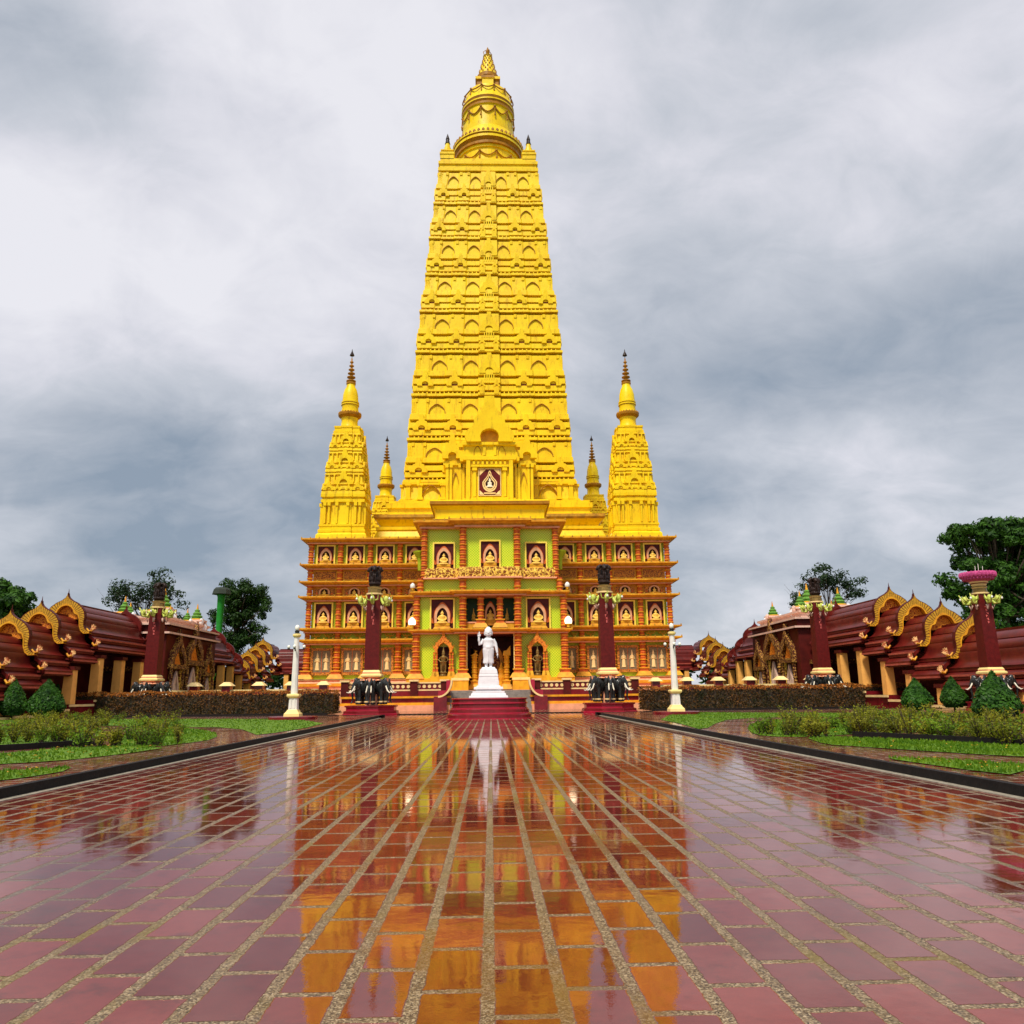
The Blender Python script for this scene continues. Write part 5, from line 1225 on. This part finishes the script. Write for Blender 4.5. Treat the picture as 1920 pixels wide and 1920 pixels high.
def lion_capital(t):
    m = MB(); m.lathe(0, 0, [(.40, 7.58), (.46, 7.66), (.56, 7.75), (.56, 7.82), (.44, 7.86), (.40, 7.95), (.45, 8.05), (.40, 8.2)], 12)
    for k in range(4):
        a = k*math.pi/2+math.pi/4*0; ux, uy = math.sin(a), -math.cos(a)
        m.tube([(ux*.28, uy*.28, 7.95), (ux*.34, uy*.34, 8.3), (ux*.36, uy*.36, 8.6)], [.15, .17, .2], 7); m.ell((ux*.46, uy*.46, 8.72), (.21, .21, .19), 8, 6); m.ell((ux*.63, uy*.63, 8.66), (.10, .10, .09), 6, 5)
        m.tube([(ux*.50+uy*.1, uy*.50-ux*.1, 8.35), (ux*.5+uy*.1, uy*.5-ux*.1, 7.9)], [.07, .06], 6); m.tube([(ux*.50-uy*.1, uy*.50+ux*.1, 8.35), (ux*.5-uy*.1, uy*.5+ux*.1, 7.9)], [.07, .06], 6)
        m.ell((ux*.30, uy*.30, 8.86), (.2, .2, .12), 8, 5)
    m.xf(0, lambda x, y, z: (x*.72, y*.72, 7.93+(z-7.58)*.98))
    o = m.build('lion_capital', 'capital_dark', t); fuse(o, .03, 0); o.parent = t
def lotus_capital(t):
    m = MB(); m.lathe(0, 0, [(.42, 7.58), (.48, 7.66), (.50, 7.74), (.60, 7.80), (.62, 7.9), (.78, 8.0), (1.0, 8.1), (1.14, 8.25), (1.16, 8.4), (1.05, 8.52), (.8, 8.55)], 24, [1, 1, 2, 1, 0, 0, 0, 0, 0, 0])
    for k in range(28):
        a = 2*math.pi*k/28; m.ell((1.12*math.cos(a), 1.12*math.sin(a), 8.34), (.13, .13, .20), 6, 5, 0); m.ell((.95*math.cos(a+.1), .95*math.sin(a+.1), 8.12), (.12, .12, .14), 6, 5, 0)
    m.xf(0, lambda x, y, z: (x*.9, y*.9, z+.34))
    m.build('lotus_capital', ['pink_lotus', 'cream', 'maroon_gloss'], t)
    w_ = MB()
    for x, h in ((-.1, .9), (.12, 1.2), (.4, .9), (-.7, .25), (.35, .3)): w_.tube([(x, 0, 8.5), (x+.02, 0, 8.5+h*.5)], .015, 4)
    w_.xf(0, lambda x, y, z: (x, y, z+.34)); w_.build('lightning_rod', 'globe', t)
P0 = make_pillar()
Ppos = [(-7.35, 50.4, 'dark red elephant pillar just left of the white child statue, in front of the temple', 'lion'),
        (7.35, 50.4, 'dark red elephant pillar just right of the white child statue, in front of the temple', 'lion'),
        (-23.9, 57.6, 'dark red elephant pillar standing by the left gateway of the gallery', 'lion'),
        (24.0, 57.6, 'dark red elephant pillar standing by the right gateway of the gallery', 'lion'),
        (24.4, 38.6, 'dark red elephant pillar topped with a pink lotus at the right edge', 'lotus')]
pils = [P0]+[copy_tree(P0) for _ in range(4)]
for t, (x, y, lb, k) in zip(pils, Ppos):
    t.location = (x, y, .0 if abs(x) < 10 else (.12 if k == 'lotus' else .05)); t.scale = (.76, .76, .76) if k == 'lotus' else (1, 1, 1); tag(t, lb, 'pillar', 'elephant pillars around the temple forecourt')
    lion_capital(t) if k == 'lion' else lotus_capital(t)

# ================================================================ LAMP POSTS
def lamp_post():
    t = empty('lamp_post')
    b = MB(); b.lathe(0, 0, [(1.15, -.1), (1.15, .13), (1.1, .15), (0, .151)], 28, [0, 0, 0]); b.build('base_slab', 'maroon_gloss', t)
    m = MB(); m.rects(0, 0, .2, .2, [(.17, .15), (.16, .27), (.08, .36), (.03, .46)], 1); m.rects(0, 0, .2, .2, [(.0, .46), (-.02, 1.0)], 0); m.rects(0, 0, .2, .2, [(.0, 1.0), (.07, 1.06), (.09, 1.12), (.07, 1.19), (-.03, 1.2)], 1)
    for s in (-1, 1): m.box(s*.085-.03, s*.085+.03, -.215, -.185, .52, .95, 0)
    m.build('plinth', ['white_paint', 'pale_yellow'], t)
    m = MB(); m.lathe(0, 0, [(.165, 1.2), (.17, 1.3), (.125, 3.90)], 10, 0); m.build('shaft', 'white_paint', t)
    m = MB(); m.lathe(0, 0, [(.13, 3.88), (.20, 3.95), (.21, 4.02), (.15, 4.06), (.10, 4.12), (.12, 4.2), (.08, 4.24)], 12, [1, 1, 1, 0, 0, 0]); m.build('capital', ['black_stone', 'pale_yellow'], t)
    m = MB(); m.ell((0, 0, 4.35), (.115, .115, .15), 14, 10); m.build('globe', 'globe', t, True)
    m = MB()
    for k in range(4):
        a = k*math.pi/2; ux, uy = math.cos(a), math.sin(a)
        m.tube([(ux*.12, uy*.12, 3.32), (ux*.25, uy*.25, 3.22), (ux*.36, uy*.36, 3.34)], [.02, .02, .018], 6, 0); m.lathe(ux*.37, uy*.37, [(.02, 3.30), (.07, 3.34), (.06, 3.37)], 8, 0)
        m.ell((ux*.37, uy*.37, 3.44), (.075, .075, .085), 10, 8, 1)
    m.build('side_lamps', ['black_stone', 'globe'], t); return t
l0 = lamp_post(); l0.location = (-9.45, 39.3, HK); tag(l0, 'white lamp post with round globes on the lawn left of the wet plaza', 'lamp post', 'white lamp posts flanking the plaza')
l1 = copy_tree(l0); l1.location = (9.22, 40.2, HK); tag(l1, 'white lamp post with round globes on the lawn right of the wet plaza', 'lamp post', 'white lamp posts flanking the plaza')

# ================================================================ GALLERIES
PROF = [(0, 1.0), (.16, .985), (.30, .95), (.42, .90), (.52, .83), (.57, .76), (.55, .73), (.66, .725), (.78, .68), (.87, .60), (.92, .50), (.90, .46), (.97, .46), (1.02, .38), (1.03, .28), (1.06, .18), (1.14, .10), (1.28, .03), (1.42, .0)]
SK = [(1.38, .0), (1.40, -.10), (1.36, -.12), (1.55, -.20), (1.62, -.24), (1.62, -.34), (1.56, -.36), (1.78, -.46), (1.86, -.50), (1.86, -.60), (1.80, -.60)]
def roof_section(parent, x0, y0, y1, ap, a=1.22, hgt=1.9, skirt=True, along='y', fr=True, bk=True, fancy=True, sk_out=0.0):
    """one length of gallery roof; ap = height of the roof crest"""
    zb = ap-hgt
    right = [(p*a, zb+q*hgt) for p, q in PROF]
    sk = [(p*a, zb+q*hgt) for p, q in SK]
    out = right+(sk if skirt else [])
    poly = [(x, z) for x, z in out]+[(-x, z) for x, z in out[::-1][:-1]]
    under = [(out[-1][0]-.15, out[-1][1]+.02), (-out[-1][0]+.15, out[-1][1]+.02)]
    mb = MB(); n = len(out)
    full = [(-x, z) for x, z in out[::-1]]+[(x, z) for x, z in out[1:]]
    dn = [(x*.93, z-.12) for x, z in full]
    m = len(full)
    vs = [(x, y0, z) for x, z in full]+[(x, y1, z) for x, z in full]+[(x, y0, z) for x, z in dn]+[(x, y1, z) for x, z in dn]
    fs = []
    for j in range(m-1):
        fs += [(j, j+1, m+j+1, m+j), (2*m+j, 3*m+j, 3*m+j+1, 2*m+j+1), (j, 2*m+j, 2*m+j+1, j+1), (m+j, m+j+1, 3*m+j+1, 3*m+j)]
    fs += [(0, m, 3*m, 2*m), (m-1, 3*m-1, 4*m-1, 2*m-1)]
    mb.add(vs, fs)
    if skirt:                                    # pale lip on each eave
        for s in (-1, 1):
            for k in (4, 9): x, z = sk[k]; a_, b_ = sorted((s*x, s*(x+.035))); mb.box(a_, b_, y0, y1, z-.03, z+.08, 1)
    mb.box(-.06, .06, y0, y1, ap, ap+.12, 0)
    if along == 'x': mb.xf(0, lambda x, y, z: (y, -x, z))
    o = mb.build('roof', ['roof_red', 'roof_edge'], parent); smooth_angle(o, 38); o.location = (x0, 0, 0) if along == 'y' else (0, x0, 0)
    return o
def gable(parent, x0, y, ap, face=-1, a=1.22, hgt=1.9, along='y'):
    zb = ap-hgt
    half_o = [(0, zb+hgt*1.34), (.03, zb+hgt*1.26), (.10, zb+hgt*1.19), (.28, zb+hgt*1.10), (.55, zb+hgt*1.01), (.80, zb+hgt*.88), (.97, zb+hgt*.72), (1.04, zb+hgt*.54), (1.02, zb+hgt*.38), (1.02, zb+hgt*.24), (1.10, zb+hgt*.11), (1.24, zb+hgt*.03), (1.42, zb+hgt*.02)]
    half_i = [(0, zb+hgt*.93), (.03, zb+hgt*.93), (.12, zb+hgt*.92), (.26, zb+hgt*.88), (.38, zb+hgt*.80), (.45, zb+hgt*.70), (.50, zb+hgt*.64), (.68, zb+hgt*.60), (.78, zb+hgt*.46), (.82, zb+hgt*.22), (.90, zb+hgt*.05), (1.10, zb-hgt*.06), (1.42, zb-hgt*.05)]
    mb = MB(); yA, yB = (y-.30, y-.02) if face < 0 else (y+.02, y+.30)
    for s in (-1, 1):
        O = [(s*p*a, q) for p, q in half_o]; I = [(s*p*a, q) for p, q in half_i]
        # subdivide and paint as alternating flame leaves
        Of, If = [], []
        for j in range(len(O)-1):
            for k in (0, .38, .5, .88):
                t = k; Of.append((O[j][0]*(1-t)+O[j+1][0]*t, O[j][1]*(1-t)+O[j+1][1]*t)); If.append((I[j][0]*(1-t)+I[j+1][0]*t, I[j][1]*(1-t)+I[j+1][1]*t))
        Of.append(O[-1]); If.append(I[-1])
        md = [((p[0]*.18+q[0]*.82), (p[1]*.18+q[1]*.82)) for p, q in zip(Of, If)]; oe = [((p[0]*1.0-q[0]*.0)+(p[0]-q[0])*.10, p[1]+(p[1]-q[1])*.10) for p, q in zip(Of, If)]
        mb.band(Of, md, yA, yB, [0, 1]); mb.band(oe, Of, yA+.03, yB, 1); ya2, yb2 = (yA-.05, yB) if face < 0 else (yA, yB+.05)
        mb.band(md, If, ya2, yb2, 2)
        # naga finials
        for (fx, fz, sc) in [] and ((s*1.52*a, zb+hgt*.10, .9), (s*1.86*a, zb-hgt*.40, .8)):
            for q in range(4):
                ang = .3+q*.5; mb.tube([(fx, (yA+yB)/2, fz-.15*sc), (fx+s*.18*sc*math.cos(ang), (yA+yB)/2, fz+.1*sc), (fx+s*.30*sc*math.cos(ang), (yA+yB)/2, fz+.42*sc*math.sin(ang)+.05)], [.09*sc, .07*sc, .02], 5, 3)
            mb.tube([(fx-s*.45*sc, (yA+yB)/2, fz+.05), (fx-s*.25*sc, (yA+yB)/2, fz-.2*sc), (fx, (yA+yB)/2, fz-.12*sc)], [.06, .08, .09], 6, 2)
    mb.tube([(0, (yA+yB)/2, half_o[0][1]-.1), (0, (yA+yB)/2, half_o[0][1]+.35)], [.05, .01], 5, 1)
    if along == 'x': mb.xf(0, lambda x, yy, z: (yy, -x, z))
    g = mb.build('gable', ['flame_gold', 'dark_red', 'orange', 'carved_pale'] if face < 0 else ['roof_red', 'roof_red', 'roof_red', 'roof_red'], parent); g.location = (x0, 0, 0) if along == 'y' else (0, x0, 0)
    for s in (-1, 1):
        for (fx, fz, sc) in ((s*1.52*a, zb+hgt*.10, .9), (s*1.86*a, zb-hgt*.40, .8)):
            nb = MB(); ym = (yA+yB)/2
            for q in range(5):
                ang = .1+q*.45; nb.tube([(fx-s*.03*q, ym, fz-.12*sc), (fx+s*.16*sc*math.cos(ang), ym, fz+.12*sc*math.sin(ang)), (fx+s*.27*sc*math.cos(ang), ym, fz+.34*sc*math.sin(ang)+.02)], [.09*sc, .075*sc, .02], 5, 1)
            nb.tube([(fx-s*.45*sc, ym, fz+.05), (fx-s*.25*sc, ym, fz-.18*sc), (fx, ym, fz-.10*sc)], [.05, .075, .09], 6, 0)
            if along == 'x': nb.xf(0, lambda x, yy, z: (yy, -x, z))
            nb.build('naga_finial', ['orange', 'carved_pale'] if face < 0 else ['roof_red', 'roof_red'], g)
    t = MB(); I = [(p*a, q) for p, q in half_i]; poly = [(-x, z) for x, z in I[::-1][4:]]+[(x, z) for x, z in I[1:-4]]
    poly = [(-x, z) for x, z in I[1:-4][::-1]]+[(x, z) for x, z in I[1:-4]]
    yy = (y+.02, y+.14) if face < 0 else (y-.14, y-.02); t.prism(poly[::-1], yy[0], yy[1], 0)
    if along == 'x': t.xf(0, lambda x, q, z: (q, -x, z))
    t.build('tympanum', 'carved_tymp', g)
def column(parent, x, y, z0, z1, w_=.30, plinth=.5):
    m = MB(); m.frus(x-w_, x+w_, y-w_, y+w_, z0, x-w_*.92, x+w_*.92, y-w_*.92, y+w_*.92, z1, 0); m.box(x-w_*1.25, x+w_*1.25, y-w_*1.25, y+w_*1.25, z1-.02, z1+.2, 1); m.box(x-w_*1.15, x+w_*1.15, y-w_*1.15, y+w_*1.15, z0-plinth, z0+.01, 1)
    m.build('column', ['peach', 'dark_red'], parent)
def hall_walls(parent, x0, s, y0, y1, floor, top):
    """s = side that faces the plaza (+1: towards +x)"""
    m = MB(); a, b = sorted((x0-s*2.2, x0-s*1.9)); m.box(a, b, y0, y1, 0, top, 0); m.box(x0-2.3, x0+2.3, y0, y1, 0, floor, 1); m.box(x0-2.2, x0+2.2, y0, y1, top, top+.12, 0)
    a, b = sorted((x0+s*2.3, x0+s*2.38)); m.box(a, b, y0, y1, floor-.12, floor+.02, 2)
    m.build('wall', ['dark_red', 'maroon_gloss', 'cream'], parent)
for s, sn, X0 in ((1, 'left', -28.5), (-1, 'right', 27.75)):
    # near gallery: main hall then tiers stepping down towards the camera
    t = empty('gallery', (X0, 58, 0)); tag(t, 'near dark red gallery on the %s with stepped golden ogee gables and peach columns' % sn, 'building')

    tiers = [(54.2, 62.6, 7.45)]+[(54.2-3.05*k, 54.3-3.05*(k-1), 7.45-.86*k) for k in (1, 2, 3)]+([(33.0, 45.1, 7.45-.86*3.75)] if s < 0 else [(36.0, 45.1, 7.45-.86*3.75)])
    for k, (a, b, ap) in enumerate(tiers):
        roof_section(t, X0, a, b, ap)
        if k < 4: gable(t, X0, a, ap)
        floor = max(.25, 1.1-.27*k); hall_walls(t, X0, s, a+.05, b-.05, floor, ap-1.9*1.58)
    gable(t, X0, 62.6, 7.45, 1)
    for k, y in enumerate([45.3, 48.6, 51.6, 54.9, 58.1, 61.2]):
        tt = [6.0, 6.0]; ap = [q for (a, b, q) in tiers if a <= y <= b][0]; kk = [i for i, (a, b, q) in enumerate(tiers) if a <= y <= b][0]
        fl = max(.25, 1.1-.27*kk)+.02; column(t, X0+s*2.0, y, fl, ap-3.6)
    if s < 0:
        for y in (41.8, 38.4, 35.0): column(t, X0+s*2.0, y, .4, 7.45-.86*3.75-3.2)
    # middle hall
    t2 = empty('gallery', (X0, 80, 0)); tag(t2, 'second dark red gallery hall on the %s, just past the ornate gateway' % sn, 'building')
    X1 = X0+s*.4
    for a, b, ap, gf, gb in ((75, 81.5, 7.5, 1, 1), (81.5, 84.5, 6.6, 0, 1), (84.5, 87.5, 5.7, 0, 1)):
        roof_section(t2, X1, a, b, ap)
        if gf: gable(t2, X1, a, ap, -1)
        if gb: gable(t2, X1, b, ap, 1)
        hall_walls(t2, X1, s, a+.05, b-.05, 1.1, ap-3.0)
    for y in (75.6, 78.6, 81.4, 84.3, 87.2): column(t2, X1+s*2.0, y, 1.1, min(4.2, 4.2 if y < 81.5 else (3.4 if y < 84.5 else 2.6)), .3)
    m = MB(); a, b = sorted((X1-2.1, X1+1.9)); m.box(a, b, 75.1, 75.4, .2, 5.2); m.build('end_wall', 'dark_red', t2)
    # far hall
    t3 = empty('gallery', (X0, 100, 0)); tag(t3, 'far dark red gallery hall with crowded orange gables beside the %s flank of the temple' % sn, 'building')
    for k, (a, b, ap) in enumerate([(101, 106, 7.7), (98, 101.1, 6.85), (95, 98.1, 6.0), (92, 95.1, 5.15), (87.6, 92.1, 4.4)]):
        roof_section(t3, X0, a, b, ap)
        if k < 4: gable(t3, X0, a, ap)
        hall_walls(t3, X0, s, a+.05, b-.05, 1.1, ap-3.0)
    # return wing running behind the temple, with its own stepped gables
    ya = 103.5
    for k, (xa, xb, ap) in enumerate([(X0+s*1.5, X0+s*9.5, 7.0), (X0+s*9.4, X0+s*14.0, 6.2)]):
        a, b = sorted((xa, xb)); roof_section(t3, ya, a, b, ap, along='x')
    for k in range(4): column(t3, X0+s*(3+k*3), ya-2.1, 1.1, 3.9, .3)
    m = MB(); a, b = sorted((X0+s*2, X0+s*14)); m.box(a, b, ya+1.5, ya+1.8, 0, 4.2); m.box(a, b, ya-2.3, ya+2.2, 0, 1.1); m.build('wall', 'dark_red', t3)
    # gateway between near gallery and middle hall
    gt = empty('gateway', (X0, 69, 0)); tag(gt, 'ornate gateway on the %s with gilded doorways under pale carved turrets with green spires' % sn, 'building')
    gx = X0+s*.2
    m = MB(); m.box(gx-2.9, gx+2.9, 63.2, 74.5, 0, 6.0, 0); m.rects(gx, 68.8, 2.9, 5.6, [(.0, 6.0), (.35, 6.1), (.35, 6.25), (.0, 6.3), (.0, 6.7), (.25, 6.8), (.25, 6.95), (-.6, 6.97), (-.6, 7.3), (-.4, 7.4), (-.4, 7.55), (-1.2, 7.57)], [0, 1, 0, 0, 0, 1, 1, 1, 1, 1, 1]); m.build('body', ['dark_red', 'pale_pink'], gt)
    xf_ = gx+s*2.9
    for yc, w_, h in ((65.4, 1.5, 5.9), (69.0, 1.8, 6.6), (72.6, 1.2, 5.2)):
        m = MB()                                  # doorway: gilded posts, pointed head, dark opening; built facing -y then turned to the plaza
        for q in (-1, 1): pilaster(m, q*w_*.82, -.18, .2, h*.58, .16, True, (0, 0, 0)); m.box(q*w_*.62-.09, q*w_*.62+.09, -.16, .05, .2, h*.60, 1)
        m.box(-w_, w_, -.4, .05, h*.58, h*.64, 0)
        O = [(-w_, h*.64), (-w_*.92, h*.78), (-w_*.6, h*.86), (-w_*.22, h*.95), (0, h*1.12), (w_*.22, h*.95), (w_*.6, h*.86), (w_*.92, h*.78), (w_, h*.64)]; I = [(x*.66, h*.64+(z-h*.64)*.62) for x, z in O]
        m.band(O[::-1], I[::-1], -.34, .05, 0)
        m.prism([(-w_*.55, h*.63), (w_*.55, h*.63), (0, h*.86)], -.12, .0, 2)
        O = [(-w_*.45, .3+h*.1), (-w_*.40, h*.36), (0, h*.56), (w_*.40, h*.36), (w_*.45, .3+h*.1)]; I = [(x*.62, z*.93) for x, z in O]; m.band(O[::-1], I[::-1], -.2, .05, 3)
        m.box(-w_*.5, w_*.5, -.05, .01, .2, h*.56, 4); m.lathe(0, -.08, [(.25, h*.24), (.2, h*.33), (.12, h*.38), (.16, h*.42), (.02, h*.48)], 8, 3, 1, .4)
        m.xf(0, lambda x, y, z: (xf_-s*y, yc+s*x, z)); m.build('doorway', ['gate_gold', 'carved_gold', 'carved_tymp', 'pale_pink', 'dark_hole'], gt)
    for (dx, yc, w_, h) in ((0, 62.9, 2.2, 5.4),):
        m = MB()
        for q in (-1, 1): pilaster(m, gx+q*w_*.82, yc, .2, h*.6, .18, True, (0, 0, 0))
        m.box(gx-w_, gx+w_, yc-.3, yc+.3, h*.6, h*.66, 0); m.build('doorway', ['gate_gold'], gt)
    rng = random.Random(90 if s > 0 else 91)
    for (dx, yc, sc) in ((-1.6, 65.5, .95), (1.3, 64.7, 1.0), (1.7, 72.6, 1.0), (-1.5, 72.4, .9), (0.3, 68.6, 1.2), (1.6, 66.8, .7), (1.6, 70.6, .75), (-.6, 64.3, .7)):
        m = MB(); z = 7.3 if sc > 1.1 else 6.9; x = gx+dx
        m.rects(x, yc, .55*sc, .55*sc, [(.1, z), (.1, z+.35*sc), (-.05, z+.4*sc), (-.05, z+.9*sc), (.15, z+.95*sc), (.15, z+1.1*sc), (-.2, z+1.15*sc)], 0)
        for q in range(9):
            a = q*.7; m.ell((x+.75*sc*math.cos(a), yc+.75*sc*math.sin(a), z+.4*sc+.25*(q % 3)), (.22*sc, .22*sc, .34*sc), 6, 5, 0 if q % 2 else 3)
        m.lathe(x, yc, [(.62*sc, z+1.1*sc), (.62*sc, z+1.22*sc), (.42*sc, z+1.3*sc), (.50*sc, z+1.42*sc), (.44*sc, z+1.5*sc), (.32*sc, z+1.58*sc), (.38*sc, z+1.70*sc), (.30*sc, z+1.78*sc), (.2*sc, z+1.88*sc), (.24*sc, z+1.98*sc), (.10*sc, z+2.1*sc), (.02, z+2.6*sc)], 12, [2, 1, 1, 1, 1, 1, 1, 1, 1, 1, 2])
        m.build('turret', ['pale_pink', 'stupa_green', 'orange', 'white_stone'], gt)
    # shift children so that each thing's origin sits at its base
    for top_ in (t, t2, t3, gt):
        for c in bpy.data.objects:
            if c.parent == top_: c.location = c.location-top_.location
    # low boundary wall with capped posts
    bw = empty('boundary_wall', (s*-18.5, 61.0, 0)); tag(bw, 'low cream and red garden wall with capped posts between gallery and temple on the %s' % sn, 'wall')
    m = MB(); m.box(-6.2, 6.2, -.15, .15, 0, 1.55, 0); m.box(-6.2, 6.2, -.22, .22, 1.55, 1.72, 1); m.build('wall_panel', ['maroon_gloss', 'cream'], bw)
    for k in range(6):
        x = -6+k*2.4; m = MB(); m.box(x-.3, x+.3, -.3, .3, 0, 2.0, 0); m.frus(x-.48, x+.48, -.48, .48, 2.0, x-.2, x+.2, -.2, .2, 2.28, 1); m.build('post', ['maroon_gloss', 'cream'], bw)
# green tower with a dark cap
x, z0 = wx(410, 1190, 96); _, z1 = wx(414, 1120, 96)
t = empty('water_tower', (x, 96, 0)); tag(t, 'slim green tower with a dark mushroom cap left of the temple', 'tower')
m = MB(); m.lathe(0, 0, [(.48, 0), (.36, z0), (.44, z1), (.62, z1+.4)], 14); m.build('stem', 'tower_green', t, True)
m = MB(); m.lathe(0, 0, [(.8, z1+.3), (1.15, z1+.35), (1.0, z1+.9), (.75, z1+1.15), (.02, z1+1.25)], 8); m.build('cap', 'tower_cap', t)
# dark distant tree belt on both sides closes the horizon
for s, sn in ((-1, 'left'), (1, 'right')):
    for k in range(5):
        tree(s*(48+k*14), 118+((k*37) % 20), 8, [(0, 0, 4.2, 6, 4, 2.4)], 'low far tree number %s beyond the %s gallery' % (['one', 'two', 'three', 'four', 'five'][k], sn), leaf='leaf_dark', seed=100+k+7*(s > 0), nclump=16, per=70, lsize=.5, clump=(1.8, 1.5, 1.0))
    for k in range(4):
        tree(s*(19+k*8.5), 122+((k*5) % 7), 8, [(0, 0, 3.6, 5.2, 4, 2.4)], 'low far tree, %s in the belt seen between %s gallery and temple' % (['first', 'second', 'third', 'fourth'][k], sn), leaf='leaf_dark', seed=140+k+7*(s > 0), nclump=14, per=80, lsize=.45, clump=(1.9, 1.5, 1.3))
rng = random.Random(77); mb = MB()
for _ in range(420):
    p = rng.choice(lawns+[[(-5.8, 3), (5.8, 3), (5.8, 30), (-5.8, 30)]]) if rng.random() < .97 else lawns[0]
    xs = [q[0] for q in p]; ys = [q[1] for q in p]; x = rng.uniform(min(xs), max(xs)); y = rng.uniform(min(ys), max(ys))
    if not inside(p, x, y) or abs(x) < 6: continue
    a = rng.uniform(0, 6.28); s = rng.uniform(.02, .05); c, d = math.cos(a)*s, math.sin(a)*s; z = HK+.05
    mb.add([(x-c, y-d, z), (x+d*.5, y-c*.5, z+.015), (x+c, y+d, z), (x-d*.5, y+c*.5, z+.01)], [(0, 1, 2, 3)])
tag(mb.build('fallen_leaves', 'flame_gold'), 'scattered fallen yellow-brown leaves on the garden lawns', 'leaves', kind='stuff')
